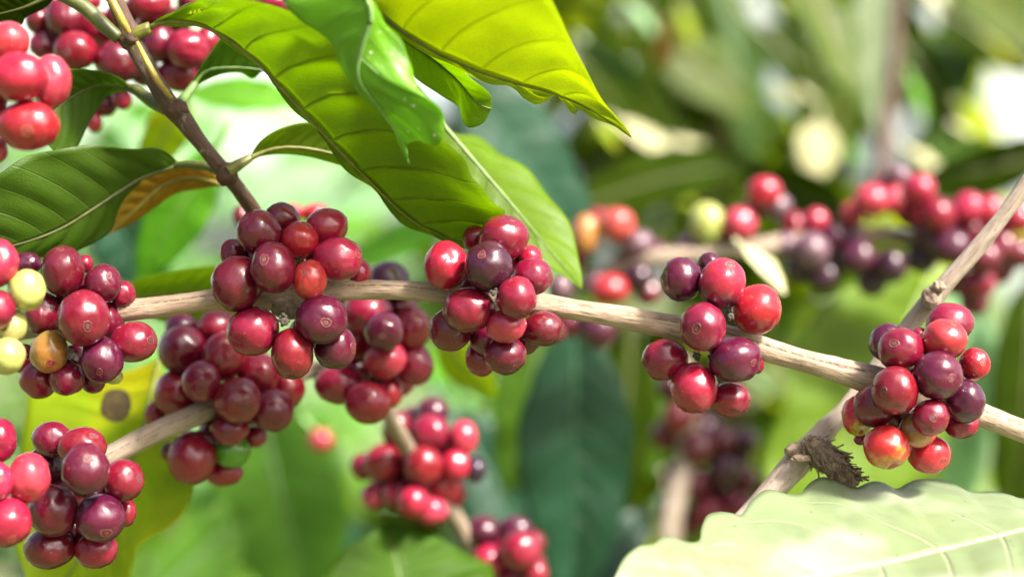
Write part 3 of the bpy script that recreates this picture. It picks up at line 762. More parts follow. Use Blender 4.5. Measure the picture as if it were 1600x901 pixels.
# ------------------------------------------------------------------ near leaves, margins as in the photograph
G1 = 'leaves on the upper stem'
leaf('long olive leaf arching from the upper stem down behind the centre cluster', 'olive',
     [(232, 45, .500), (257, 34, .497), (310, 38, .492), (350, 57, .489), (400, 95, .487), (450, 148, .487), (500, 203, .488), (570, 276, .491), (640, 342, .497), (700, 372, .505), (755, 388, .512)],
     [(230, 47, .501), (257, 38, .500), (310, 43, .498), (350, 63, .495), (396, 101, .494), (444, 154, .494), (494, 210, .495), (565, 284, .498), (636, 349, .503), (698, 378, .508), (755, 388, .512)],
     [(232, 42, .500), (283, 9, .488), (333, 2, .470), (380, -4, .462), (450, 20, .457), (550, 60, .458), (640, 140, .462), (695, 222, .466), (722, 257, .472), (735, 281, .477), (753, 291, .480), (772, 314, .487), (789, 334, .495), (785, 365, .506), (755, 388, .512)],
     G1, quilt=.0032, nv=11, wave=.0012, petiole=[(270, 170, .503, 6), (256, 140, .503, 5), (222, 100, .502, 5), (208, 68, .501, 6), (215, 52, .500, 7), (235, 44, .500, 7)])
leaf('yellow-green leaf behind the long olive leaf with a rust streak near its tip', 'limeg',
     [(620, 110, .535), (680, 180, .530), (740, 250, .527), (800, 320, .526), (850, 380, .527), (890, 425, .528), (909, 452, .530)],
     [(620, 110, .535), (640, 200, .528), (690, 290, .522), (750, 350, .520), (815, 395, .522), (870, 425, .526), (909, 452, .530)],
     [(620, 110, .535), (660, 150, .545), (698, 205, .545), (752, 213, .545), (790, 240, .543), (830, 268, .541), (868, 315, .539), (893, 360, .536), (905, 400, .533), (909, 452, .530)],
     G1, quilt=.0010, wave=.0007)
leaf('glossy fresh green leaf twisting down at the top centre, dotted with white specks', 'fresh',
     [(530, -60, .441), (572, -5, .441), (580, 30, .442), (566, 75, .445), (560, 120, .449), (590, 165, .455), (618, 205, .459), (634, 232, .462), (638, 256, .464)],
     [(505, -60, .447), (447, -6, .451), (466, 22, .452), (498, 46, .452), (528, 78, .452), (546, 120, .452), (566, 146, .455), (596, 166, .459), (612, 192, .462), (624, 222, .464), (638, 256, .464)],
     [(560, -60, .441), (590, 8, .447), (604, 38, .451), (628, 56, .453), (642, 92, .452), (653, 127, .449), (680, 145, .447), (693, 166, .448), (697, 192, .450), (693, 216, .453), (664, 221, .457), (637, 224, .461), (636, 245, .463), (638, 256, .464)],
     G1, quilt=.0009, wave=.0010, rib=.0008, bow=-.12)
leaf('large translucent yellow-green leaf at the top centre pointing right with a notched lower edge', 'lime',
     [(520, -45, .455), (595, 22, .462), (664, 72, .470), (750, 112, .477), (820, 134, .482), (872, 149, .486), (930, 176, .491), (986, 214, .497)],
     [(520, -45, .455), (596, 34, .464), (628, 58, .468), (664, 80, .473), (704, 100, .477), (742, 125, .481), (770, 133, .483), (790, 131, .484), (806, 139, .485), (818, 153, .487), (838, 165, .488), (856, 158, .487), (868, 147, .487), (882, 160, .489), (897, 178, .490), (905, 168, .490), (928, 184, .492), (966, 200, .495), (986, 214, .497)],
     [(520, -45, .470), (600, -75, .445), (700, -75, .436), (790, -55, .436), (850, -12, .444), (874, 22, .450), (888, 52, .457), (906, 92, .467), (936, 143, .480), (962, 180, .489), (978, 203, .494), (986, 214, .497)],
     G1, quilt=.0018, nv=8, wave=.0006)
leaf('small curled green leaf tucked behind the large yellow-green leaf', 'limeg',
     [(600, 40, .490), (660, 80, .489), (710, 120, .488), (745, 160, .488), (768, 170, .489)],
     [(600, 40, .490), (640, 110, .492), (688, 148, .492), (715, 168, .492), (721, 190, .492), (733, 201, .491), (756, 192, .490), (768, 170, .489)],
     [(600, 40, .490), (660, 66, .484), (700, 88, .482), (736, 124, .482), (757, 140, .484), (768, 154, .487), (768, 170, .489)],
     G1, quilt=.0002, wave=.0)
leaf('dark green leaf on the left pointing left below the pink cherries', 'darkg',
     [(280, 257, .520), (225, 276, .517), (190, 297, .514), (140, 330, .510), (95, 357, .507), (40, 378, .503), (-50, 400, .498)],
     [(280, 259, .520), (240, 268, .521), (212, 290, .521), (190, 325, .520), (166, 366, .518), (130, 388, .515), (62, 402, .510), (0, 408, .504), (-50, 400, .498)],
     [(280, 256, .520), (262, 240, .515), (230, 232, .510), (180, 229, .505), (115, 229, .499), (60, 240, .494), (10, 262, .491), (-50, 310, .490), (-60, 370, .494), (-50, 400, .498)],
     G1, quilt=.0009, wave=.0008, petiole=[(352, 276, .512, 5), (330, 262, .514, 5), (300, 257, .517, 5), (272, 258, .520, 4)])
leaf('dark green leaf drooping left from the upper stem toward the pink cherries', 'darkg',
     [(206, 138, .520), (180, 134, .519), (150, 134, .517), (118, 148, .514), (90, 168, .511), (60, 205, .507)],
     [(206, 140, .520), (185, 143, .523), (166, 152, .523), (150, 176, .522), (138, 195, .520), (118, 232, .516), (90, 240, .511), (60, 205, .507)],
     [(206, 136, .520), (190, 122, .515), (165, 113, .511), (130, 109, .507), (95, 112, .503), (60, 140, .501), (60, 205, .507)],
     G1, quilt=.0008, petiole=[(262, 172, .505, 7), (240, 160, .509, 7), (215, 142, .516, 6), (200, 136, .520, 4)])
leaf('amber and yellow ageing leaf behind the left side of the upper stem', 'amber',
     [(345, 288, .535), (300, 276, .538), (255, 290, .541), (215, 325, .544), (168, 366, .548)],
     [(345, 290, .535), (310, 296, .538), (275, 303, .541), (240, 326, .544), (205, 350, .546), (168, 366, .548)],
     [(345, 286, .535), (320, 262, .534), (270, 256, .536), (222, 268, .540), (196, 305, .544), (168, 366, .548)],
     G1, quilt=.0008)
leaf('green leaf under the arch of the long olive leaf beside the stem', 'mid',
     [(298, 140, .515), (320, 112, .516), (365, 106, .517), (410, 110, .518), (460, 122, .520)],
     [(298, 142, .515), (316, 128, .518), (345, 116, .520), (375, 114, .521), (395, 123, .522), (415, 112, .522), (460, 122, .520)],
     [(298, 138, .515), (308, 115, .513), (328, 84, .511), (352, 56, .510), (400, 50, .511), (440, 80, .515), (460, 122, .520)],
     G1, quilt=.0006, petiole=[(278, 172, .506, 6), (284, 158, .509, 6), (294, 146, .512, 5), (305, 130, .515, 4)])
leaf('olive leaf right of the upper stem reaching under the long olive leaf', 'olive',
     [(392, 246, .508), (430, 232, .510), (480, 232, .512), (540, 245, .515), (600, 262, .518)],
     [(392, 248, .508), (430, 242, .512), (480, 246, .515), (530, 258, .518), (560, 262, .519), (600, 262, .518)],
     [(392, 244, .508), (408, 222, .506), (438, 204, .505), (480, 194, .507), (530, 198, .511), (580, 225, .516), (600, 262, .518)],
     G1, quilt=.0007, petiole=[(356, 268, .505, 7), (372, 258, .506, 6), (392, 246, .508, 4)])
leaf('dark leaf at the top left corner', 'dark',
     [(90, -12, .500), (60, 2, .500), (30, 14, .500), (-20, 26, .500)],
     [(90, -10, .500), (72, 12, .502), (40, 28, .503), (32, 40, .503), (0, 36, .502), (-20, 26, .500)],
     [(90, -14, .500), (60, -30, .497), (10, -30, .495), (-30, -10, .497), (-20, 26, .500)],
     G1, quilt=.0005, petiole=[(186, 60, .500, 7), (160, 38, .500, 8), (130, 10, .500, 8), (95, -8, .500, 7)])
leaf('large pale sunlit leaf with wavy margin across the bottom right corner', 'pale',
     [(1760, 788, .470), (1600, 828, .466), (1498, 853, .460), (1397, 877, .454), (1283, 902, .447), (1160, 930, .440), (1040, 960, .434), (960, 985, .430)],
     [(1760, 788, .470), (1700, 900, .430), (1600, 980, .400), (1450, 1030, .385), (1300, 1050, .385), (1150, 1040, .395), (1030, 1015, .412), (960, 985, .430)],
     [(1760, 788, .470), (1680, 785, .490), (1600, 778, .500), (1575, 770, .502), (1551, 765, .504), (1530, 766, .503), (1511, 765, .503), (1492, 755, .505), (1462, 749, .507), (1440, 749, .507), (1429, 751, .506), (1414, 758, .503),
      (1400, 765, .500), (1384, 757, .500), (1368, 753, .501), (1352, 757, .498), (1340, 763, .495), (1328, 762, .494), (1312, 755, .495), (1287, 747, .497), (1270, 753, .496), (1259, 763, .493), (1251, 773, .489), (1238, 774, .487), (1222, 771, .486), (1208, 766, .487), (1198, 765, .487), (1186, 771, .485), (1173, 783, .481), (1164, 797, .476),
      (1156, 806, .472), (1144, 803, .471), (1126, 801, .471), (1112, 803, .470), (1103, 809, .468), (1096, 827, .462), (1093, 846, .456), (1080, 849, .454), (1066, 846, .454), (1054, 840, .455), (1040, 838, .454), (1029, 844, .451), (1019, 851, .447), (1005, 851, .446), (994, 855, .444), (975, 872, .440), (962, 900, .435), (950, 940, .430), (960, 985, .430)],
     'single pale leaf', quilt=.0010, nv=9, N=150, M=16, rib=.0011)
P13 = leaf('yellow-green leaf with a brown hole behind the lower left cherries', 'yellow',
     [(250, 560, .575), (235, 620, .572), (215, 700, .568), (180, 780, .565), (130, 860, .562), (70, 960, .560)],
     [(250, 560, .575), (180, 585, .578), (110, 600, .58), (50, 605, .58), (38, 660, .575), (25, 740, .57), (20, 830, .565), (40, 900, .56), (70, 960, .560)],
     [(250, 560, .575), (255, 600, .572), (270, 660, .566), (300, 730, .560), (298, 780, .557), (270, 820, .555), (220, 848, .553), (208, 880, .552), (190, 930, .553), (130, 965, .556), (70, 960, .560)],
     'leaves under the left branch', quilt=.0010)
leaf('olive leaf behind the left part of the branch', 'olive',
     [(180, 470, .575), (250, 462, .572), (330, 455, .570), (420, 452, .570)],
     [(180, 470, .575), (230, 495, .577), (300, 508, .577), (360, 500, .575), (420, 452, .570)],
     [(180, 470, .575), (205, 440, .570), (260, 424, .566), (330, 414, .563), (400, 420, .565), (420, 452, .570)],
     'leaves under the left branch', quilt=.0008)

BROWN = simple_mat('dead_spot', (.17, .12, .04), (.09, .06, .03), .8, 300)
RUST = simple_mat('rust_spot', (.20, .07, .02), (.12, .05, .01), .7, 500)
def blotch(root, pts, Y, c, name='brown_spot'):
    bm = bmesh.new(); n = 40; vs = []; o = root.location
    cx = sum(p[0] for p in pts) / len(pts); cy = sum(p[1] for p in pts) / len(pts)
    rim = spline([(*p, Y) for p in pts] + [(*pts[0], Y)], n + 1)[:-1]
    for dy in (0, .0002):
        vs.append([bm.verts.new(P(a[0] + 1.2 * noise.noise(Vector((a[0] * .3, a[1] * .3, 0))), a[1], Y) + Vector((0, dy, 0)) - o) for a in rim])
    bm.faces.new(vs[0]); bm.faces.new(vs[1][::-1])
    for k in range(n): bm.faces.new((vs[0][k], vs[0][(k + 1) % n], vs[1][(k + 1) % n], vs[1][k]))
    me = bpy.data.meshes.new(name); bm.to_mesh(me); bm.free()
    return link(name, me, c, root)

blotch(P13, [(158, 628), (166, 612), (182, 607), (198, 612), (205, 630), (199, 650), (184, 659), (167, 655), (157, 643)], .556, BROWN)
# ------------------------------------------------------------------ branches and twigs
def branch(label, pts, mat, group=None, n=160, seg=32, rough=.06, ridge=0.0, seed=0.0, name='branch'):
    c0 = P(*pts[0][:3])
    q = [(*(P(p[0], p[1], p[2]) - c0), p[3] * K * p[2]) for p in pts]
    o = link(name, tube_mesh(q, n, seg, rough, ridge, seed, px=False), mat); o.location = c0
    tag(o, label, 'branch', group); return o

MAIN = [(-90, 545, .515, 18), (0, 520, .510, 18), (100, 502, .503, 20), (170, 489, .500, 19), (250, 479, .500, 18), (335, 468, .500, 19), (400, 464, .501, 23), (450, 462, .501, 25), (500, 455, .500, 21),
        (560, 452, .500, 17.5), (640, 454, .500, 17), (700, 459, .500, 19), (765, 466, .501, 24), (830, 473, .500, 21), (890, 482, .499, 18), (980, 497, .498, 19), (1050, 510, .498, 22), (1110, 522, .498, 24), (1170, 538, .498, 21),
        (1230, 556, .497, 19), (1310, 578, .496, 21), (1365, 594, .496, 26), (1430, 612, .496, 27), (1500, 636, .496, 23), (1560, 658, .495, 20), (1640, 688, .495, 21), (1720, 715, .495, 22)]
mb = branch('long tan branch sweeping across the picture under five cherry clusters', [(a, b, c, d * .91) for a, b, c, d in MAIN], BARK, n=460, seg=48, rough=.10, ridge=.11)
KN = simple_mat('knot_bark', (.30, .22, .15), (.13, .09, .06), .8, 700, .9)
KND = simple_mat('knot_bark_dark', (.08, .035, .018), (.04, .02, .01), .8, 700, .9)
def knob(parent, px, py, Y, r, mat, seed, name='node', squash=(1, 1, 1)):
    c = P(px, py, Y) - parent.location
    bm = bmesh.new(); bmesh.ops.create_icosphere(bm, subdivisions=4, radius=1.0)
    for v in bm.verts:
        k = 1 + .22 * noise.noise(v.co * 1.6 + Vector((seed, 0, 0))) + .10 * noise.noise(v.co * 4 + Vector((seed, 0, 0)))
        v.co = Vector((v.co.x * squash[0], v.co.y * squash[1], v.co.z * squash[2])) * (k * r * K * Y) + c
    me = bpy.data.meshes.new(name); bm.to_mesh(me); bm.free()
    me.polygons.foreach_set('use_smooth', [True] * len(me.polygons))
    return link(name, me, mat, parent)
for i, (x, y, r) in enumerate([(452, 478, 26), (768, 474, 25), (1118, 530, 25), (1420, 612, 29), (118, 512, 26)]):
    knob(mb, x, y, .5, r, KN, i * 3.3, squash=(1.1, .9, .8))

# short dried flower stubs in the middle of the clusters
def stub(px, py, Y, r, label):
    c = P(px, py, Y)
    rs = random.Random(int(px)); V = []; F = []
    for k in range(9):
        an = rs.uniform(0, 6.28); d = Vector((math.cos(an) * .75, -1.0, math.sin(an) * .75)).normalized() if k else Vector((0, -1, -.15)).normalized()
        L = r * K * Y * rs.uniform(.7, 1.25); rr = r * K * Y * (.42 if k == 0 else .17)
        a = d.orthogonal().normalized(); b = d.cross(a); b0 = len(V)
        prof = [(0, .8), (.5, .9), (.85, 1.1), (1.0, .95), (1.0, .4), (.93, .0)]
        for h, q in prof:
            for j in range(9):
                ph = 6.2832 * j / 9; V.append(d * (L * h) + (a * math.cos(ph) + b * math.sin(ph)) * (rr * q))
        for i in range(len(prof) - 1):
            for j in range(9):
                F.append((b0 + i * 9 + j, b0 + i * 9 + (j + 1) % 9, b0 + (i + 1) * 9 + (j + 1) % 9, b0 + (i + 1) * 9 + j))
    o = link('dried_flower_stub', mesh('stub', V, F), DRY); o.location = c
    tag(o, label, 'flower stub', 'dried flower stubs between the cherries')
stub(446, 500, .485, 15, 'grey-green dried flower stub between the lower cherries of the centre-left cluster')
stub(116, 553, .485, 13, 'dark tufted flower stub beside the olive-orange cherry of the far-left cluster')
stub(772, 456, .478, 9, 'tiny pale stub showing in the middle of the centre cluster')
stub(1140, 492, .488, 12, 'pale spiky stub between cherries of the right-of-centre cluster')
stub(1088, 556, .490, 11, 'small dark stub below the branch in the right-of-centre cluster')

tw = branch('thin pale twig rising to the upper right behind the far-right cluster', [(1680, 160, .500, 12), (1600, 292, .503, 12), (1540, 372, .506, 12.5), (1482, 438, .509, 13.5), (1455, 470, .511, 17), (1430, 498, .513, 14), (1400, 535, .515, 13.5), (1360, 590, .516, 14),
      (1320, 640, .514, 14), (1290, 672, .512, 17), (1262, 705, .510, 21), (1235, 735, .508, 21), (1205, 768, .506, 20), (1150, 830, .503, 19), (1110, 870, .502, 18)], BARKL, n=240, seg=32, rough=.12, seed=5.0, name='twig')
knob(tw, 1455, 466, .507, 17, KN, 1.0, squash=(.9, .9, 1.1)); knob(tw, 1466, 448, .505, 10, KN, 2.0)
knob(tw, 1246, 703, .505, 15, KN, 4.0, squash=(1.3, .9, .8)); knob(tw, 1252, 716, .500, 11, KN, 9.0, squash=(1.5, .8, .6)); knob(tw, 1285, 696, .503, 16, KN, 6.0)

UP = 'stems at the upper left'
us = branch('brown upper-left stem coming down to the centre-left cluster', [(150, -60, .500, 12.6), (185, 10, .501, 13.4), (205, 58, .502, 15.1), (235, 115, .503, 14.3), (262, 160, .504, 15.1), (285, 185, .505, 16.0), (315, 225, .506, 11.8), (350, 268, .508, 12.6),
     (375, 298, .511, 11.8), (402, 340, .520, 12.6), (425, 400, .530, 14.3)], BARKD, None, n=200, seg=28, rough=.12, seed=3.0, name='stem')
knob(us, 276, 172, .504, 18, KND, 2.0); knob(us, 354, 272, .507, 18, KND, 3.0); knob(us, 205, 58, .502, 20, KND, 5.0)
for nm, pts in (('bud_sheath', [(166, -14, .494, 6), (186, 24, .494, 6.5), (202, 52, .496, 4.5)]), ('leaf_base', [(214, 66, .497, 3), (232, 102, .496, 5.5), (252, 134, .497, 5), (268, 154, .500, 2.5)])):
    q = [(*(P(p[0], p[1], p[2]) - us.location), p[3] * K * p[2]) for p in pts]
    link(nm, tube_mesh(q, 30, 14, .15, px=False), simple_mat(nm, (.30, .26, .03), (.22, .12, .02), .5, 400), us)
branch('grey twig crossing the lower left behind two cherry clusters', [(-80, 830, .500, 16), (60, 765, .505, 16), (170, 712, .515, 16), (250, 672, .525, 17), (320, 642, .535, 17), (400, 606, .550, 15), (490, 578, .560, 13), (545, 590, .562, 12), (595, 640, .570, 11)], BARKG, None, n=220, seed=7.0, rough=.08, name='twig')
branch('blurred brown twig running down to the bottom centre between cherries', [(590, 560, .585, 11), (605, 640, .590, 12), (632, 690, .605, 12), (665, 750, .62, 12), (700, 790, .63, 14), (735, 850, .64, 12), (770, 920, .65, 12)], BARKG, None, n=120, seed=8.0, name='twig')
branch('blurred pale branch behind carrying the background cherries', [(860, 470, 0.736, 10.4), (930, 437, 0.736, 11.2), (1010, 406, 0.726, 13.6), (1100, 396, 0.726, 11.2), (1190, 385, 0.726, 14.4), (1280, 368, 0.736, 12.8), (1360, 365, 0.736, 13.6), (1450, 376, 0.746, 11.2), (1560, 390, 0.756, 16.0), (1700, 400, 0.776, 16.0)], BARKG, None, n=140, seed=9.0, rough=.15)
branch('blurred upright brown stem hanging at the upper right', [(1402, -80, 1.04, 8), (1400, 40, 1.03, 9), (1392, 140, 1.02, 10), (1380, 240, 1.01, 12), (1370, 330, 1.0, 13)], BARKD, None, n=80, seed=11.0, name='stem')
branch('blurred brown stalk behind the pale leaf, lower centre right', [(1060, 560, .80, 16), (1075, 700, .80, 18), (1050, 800, .79, 20), (1040, 960, .79, 22)], BARKL, None, n=80, seed=12.0, name='stem')

# shaggy brown husk hanging from the twig
def husk():
    a = P(1262, 688, .503); b = P(1338, 758, .496); ax = (b - a); L = ax.length; ax.normalize()
    u = ax.orthogonal().normalized(); v = ax.cross(u); rs = random.Random(4)
    V = []; F = []; rad = lambda t: (.0038 * math.sin(math.pi * (0.12 + .80 * t)) ** .7)
    N = 26
    for i in range(N + 1):
        for j in range(20):
            t = i / N; ph = 6.2832 * j / 20; r = rad(t) * (1 + .25 * noise.noise(Vector((math.cos(ph) * 2, math.sin(ph) * 2, t * 8))))
            V.append(ax * (L * t) + (u * math.cos(ph) + v * math.sin(ph)) * r)
    for i in range(N):
        for j in range(20): F.append((i * 20 + j, i * 20 + (j + 1) % 20, (i + 1) * 20 + (j + 1) % 20, (i + 1) * 20 + j))
    for k in range(230):
        t = rs.uniform(-.05, .93); ph = rs.uniform(0, 6.2832)
        o = u * math.cos(ph) + v * math.sin(ph)
        d = (ax * rs.uniform(.7, 1) + o * rs.uniform(-.05, .55) + u * rs.uniform(-.35, .35) + v * rs.uniform(-.35, .35)).normalized()
        if rs.random() < .12: d = (o + ax * .4).normalized()
        p0 = ax * (L * t) + o * rad(max(0, min(1, t))) * rs.uniform(.8, 1.1); ln = rs.uniform(.0014, .0042); wd = rs.uniform(.0003, .0011)
        s = d.cross(o).normalized(); n_ = s.cross(d) * (wd * .4); b0 = len(V)
        p1 = p0 + d * ln
        for q, k_ in ((p0, 1.0), (p1, .5)):
            V += [q + s * wd * k_, q + n_, q - s * wd * k_, q - n_]
        F += [(b0, b0 + 1, b0 + 5, b0 + 4), (b0 + 1, b0 + 2, b0 + 6, b0 + 5), (b0 + 2, b0 + 3, b0 + 7, b0 + 6), (b0 + 3, b0, b0 + 4, b0 + 7), (b0 + 4, b0 + 5, b0 + 6, b0 + 7)]
    m = NT('husk_fibre'); vec, rnd = objvec(m, 1000.0)
    gi = m.n('NewGeometry').outputs['Random Per Island']
    cr = m.n('ValToRGB', Fac=gi); e = cr.color_ramp
    e.elements[0].color = (.13, .09, .055, 1); e.elements[1].color = (.34, .25, .15, 1); e.elements.new(.85).color = (.20, .14, .085, 1)
    nz = m.n('TexNoise', Vector=vec, Scale=2.0, Detail=4.0).outputs['Fac']
    c = m.mix(m.step(nz, .3, .8), cr.outputs[0], (.06, .04, .025))
    p = m.n('BsdfPrincipled', Base__Color=c, Roughness=.85)
    o = link('dried_husk', mesh('husk', V, F, smooth=False), m.out(p.outputs[0])); o.location = a
    tag(o, 'shaggy brown dried husk hanging from the pale twig above the pale leaf', 'husk')
husk()

# ------------------------------------------------------------------ cherries: x, y, rx, ry, depth order (radii, + is behind), colour, navel offset
GB = 'cherries on the long tan branch'
cluster('centre-left cluster', GB, .492, [
 (405, 363, 35, 35, -.4, 'mar', (-.64, -.55)), (441, 343, 28, 27, .9, 'mar', None), (469, 375, 29.5, 29, -.3, 'red', (.5, -.75)), (511, 354, 33, 29, .6, 'red', (.0, -.8)),
 (528, 404, 38, 34, -.1, 'red', (.86, -.22)), (484, 437, 26.5, 32, -1.2, 'ora', (-.18, -.3)), (427, 418, 35, 40, -1.4, 'mar', (-.28, -.3)), (371, 443, 40, 43, -.6, 'mar', (-.82, .52)),
 (365, 396, 21, 24, 1.3, 'mar', None), (395, 517, 41, 38, -.4, 'crim', None), (457, 552, 33, 40, -.7, 'crim', (-.05, .90)), (502, 498, 41, 39, -1.0, 'pur', (.28, .13)),
 (524, 543, 33, 34, .5, 'pur', (.90, .0)), (562, 425, 18, 20, 1.4, 'red', None)], branch=[(450, 462, 20)])
cluster('centre cluster', GB, .492, [
 (787, 372, 39, 36, -.2, 'crim', (.35, -.85)), (742, 372, 19, 21, 1.4, 'crim', None), (697, 415, 35, 38, -.3, 'red', None), (763, 416, 38, 39.5, -1.5, 'blu', (-.27, -.46)),
 (828, 403, 19, 20, 1.2, 'red', None), (832, 432, 31, 29, -.2, 'crim', (.86, .0)), (807, 465, 31, 33, -1.3, 'crim', (.3, .85)), (733, 484, 41, 35, -.8, 'crim', (-.88, .35)),
 (791, 509, 31, 27, -.6, 'ora', None), (703, 516, 33, 33, .3, 'mar', None), (849, 513, 32, 27, .3, 'mar', (.80, .55)), (789, 554, 33, 31, -.1, 'mar', (.42, .66)),
 (752, 558, 25, 30, 1.0, 'crim', None), (760, 530, 26, 26, .8, 'mar', None)], branch=[(768, 466, 20)])
cluster('right-of-centre cluster', GB, .490, [
 (1065, 436, 32, 35, .2, 'pur', (-.93, -.1)), (1108, 411, 18, 17, 1.5, 'pur', None), (1128, 443, 37, 40, -.5, 'rp', (.25, -.72)), (1182, 483, 39, 39, .0, 'red', (.88, -.28)),
 (1098, 511, 36, 39, -1.3, 'crim', (-.39, .05)), (1148, 561, 41, 36, -.9, 'pur', (.63, .12)), (1181, 570, 13, 14, 1.0, 'crim', None), (1039, 562, 36, 32, .3, 'crim', (-.93, .15)),
 (1085, 606, 37, 39, -.3, 'red', (-.22, .82)), (1141, 624, 31, 28, .5, 'crim', (.92, .1))], branch=[(1115, 524, 20)])
cluster('far-right cluster', GB, .486, [
 (1484, 504, 36, 31, .7, 'crim', (.84, .45)), (1476, 530, 35, 31, -.3, 'ora', (.2, -.84)), (1386, 535, 29, 30, .8, 'pur', None), (1408, 546, 36, 34, -.3, 'crim', (-.50, -.32)),
 (1436, 523, 12, 12, 1.4, 'crim', None), (1523, 569, 23.5, 26, .2, 'red', (.27, -.15)), (1465, 586, 38, 38, -1.2, 'pur', (.36, .07)), (1399, 610, 36, 38, -1.1, 'crim', (-.68, .0)),
 (1507, 626, 32, 34, -.3, 'pur', None), (1454, 652, 29, 28.5, -1.3, 'crim', (-.10, -.05)), (1367, 634, 33, 34, .3, 'mar', None), (1434, 671, 30, 28, -.3, 'yr', None),
 (1502, 664, 27, 20, .9, 'crim', None), (1340, 649, 24, 31, .6, 'ry', (.1, .8)), (1385, 698, 36, 34, -.4, 'ry', (.20, .86)), (1452, 709, 33, 30, .1, 'yr', (.5, .3)), (1346, 686, 12, 9, 1.5, 'crim', None)], branch=[(1420, 606, 20)])
cluster('far-left cluster', GB, .492, [
 (98, 423, 33, 39, -.2, 'mar', (.0, -.88)), (161, 443, 29, 30, .1, 'mar', (.50, -.42)), (192, 459, 20, 21, .9, 'crim', None), (131, 497, 40, 44, -1.4, 'crim', (.38, .28)),
 (208, 534, 36, 32, .2, 'crim', (.87, -.1)), (159, 562, 33, 36, -.8, 'pur', (.10, .50)), (77, 550, 30, 33, -.5, 'tan', (.32, .50)), (67, 490, 30, 34, .4, 'mar', None),
 (42, 412, 23, 18, 1.0, 'pur', None), (62, 592, 30, 30, .4, 'crim', None), (105, 592, 27, 26, .2, 'crim', (-.6, .2)), (145, 597, 19, 17, .9, 'mar', None), (178, 588, 14, 12, 1.3, 'ygr', None),
 (133, 412, 13, 14, 1.5, 'crim', None)], branch=[(118, 500, 18)])
cluster('left-edge cluster', 'cherries at the left edge', .462, [
 (-3, 411, 32, 38, 0, 'coral', (.35, -.35)), (42, 453, 29, 33, .3, 'ygr', None), (-7, 484, 30, 31, -.3, 'crim', None), (18, 509, 24, 27, .2, 'ygr', (-.2, .1)), (11, 556, 28, 29, 0, 'ygr', None)], sharp=True, blur_word='soft ')
cluster('bottom-left cluster', 'cherries on the lower left twig', .484, [
 (81, 686, 31, 28, .4, 'mar', None), (128, 697, 38, 30, .2, 'crim', (.6, -.6)), (134, 734, 37, 42, -1.2, 'pur', (.30, -.50)), (72, 727, 32, 30, .6, 'pur', None), (193, 750, 31, 33, -.1, 'crim', (.92, -.1)),
 (83, 797, 38, 41, -1.0, 'mar', (-.62, -.06)), (157, 809, 39, 37, -1.1, 'pur', (.40, .54)), (78, 855, 40, 33, .1, 'mar', None), (150, 858, 33, 29, .2, 'crim', None), (197, 800, 16, 22, 1.2, 'crim', None)])
cluster('bottom-left edge cluster', 'cherries at the left edge', .462, [
 (-1, 687, 26, 34, .3, 'crim', None), (45, 746, 33, 38, .1, 'coral', None), (-6, 752, 27, 31, -.5, 'coral', (.4, -.2)), (11, 815, 38, 38, -.3, 'red', (.40, .62))], sharp=True)
cluster('top-left edge cluster', 'cherries at the left edge', .447, [
 (12, 66, 34, 32, .3, 'coral', None), (30, 121, 44, 38, -.3, 'red', None), (80, 127, 31, 41, .2, 'coral', None), (44, 197, 49, 39, -.2, 'red', (.2, .3)), (-10, 235, 21, 20, .5, 'coral', None), (-12, 160, 22, 20, .3, 'coral', None)], sharp=True, blur_word='soft ')
cluster('upper-left cluster', 'cherries behind the upper stem', .560, [
 (105, 28, 33, 34, 0, 'mar', None), (68, 71, 22, 22, .3, 'mar', None), (118, 80, 33, 31, -.5, 'crim', (-.2, .2)), (184, 97, 37, 34, -.5, 'mar', (.5, .1)), (160, 46, 30, 28, .5, 'crim', None), (233, 6, 34, 28, 0, 'crim', None),
 (250, 68, 28, 30, 0, 'mar', None), (293, 77, 34, 31, -.3, 'crim', None), (327, 66, 21, 28, .5, 'crim', None), (280, 117, 32, 27, .3, 'crim', None), (190, 26, 25, 24, .2, 'mar', None), (60, 32, 20, 22, .6, 'mar', None),
 (136, 2, 22, 18, .6, 'crim', None), (190, 155, 16, 17, .6, 'crim', None), (165, 162, 18, 20, .8, 'mar', None), (147, 190, 13, 17, .9, 'ora', None), (300, 2, 24, 20, .4, 'mar', None), (385, 4, 22, 18, .4, 'crim', None),
 (427, 6, 26, 22, 0, 'crim', None), (340, -2, 22, 20, .2, 'red', None), (240, 35, 24, 26, .8, 'mar', None), (330, 100, 18, 18, .9, 'crim', None), (455, 12, 14, 14, .6, 'mar', None)], sharp=True, blur_word='soft ', rowh=30)
cluster('lower-left background cluster', 'cherries on the grey lower twig', .542, grow=1.06, data=[
 (285, 546, 36, 36, -.1, 'mar', None), (350, 556, 33, 37, -.5, 'crim', None), (315, 595, 29, 31, -1.2, 'crim', (.1, .3)), (275, 614, 32, 34, -.3, 'crim', None), (371, 625, 35, 34, -1.0, 'crim', (.5, .32)), (404, 585, 32, 32, -.1, 'crim', None),
 (425, 640, 32, 32, -.4, 'mar', None), (448, 608, 26, 30, .2, 'crim', None), (360, 670, 29, 24, -.2, 'crim', (.0, .2)), (362, 704, 28, 25, .1, 'grn', None), (300, 714, 36, 39, -.5, 'crim', None), (350, 738, 28, 20, .6, 'crim', None),
 (398, 682, 18, 16, .7, 'crim', None), (243, 647, 15, 20, .7, 'crim', None), (283, 510, 24, 20, .5, 'pur', None), (338, 512, 30, 26, .4, 'crim', None), (264, 705, 12, 14, 1.0, 'mar', None), (326, 640, 22, 22, .9, 'mar', None)], sharp=True, blur_word='soft ', rowh=34)
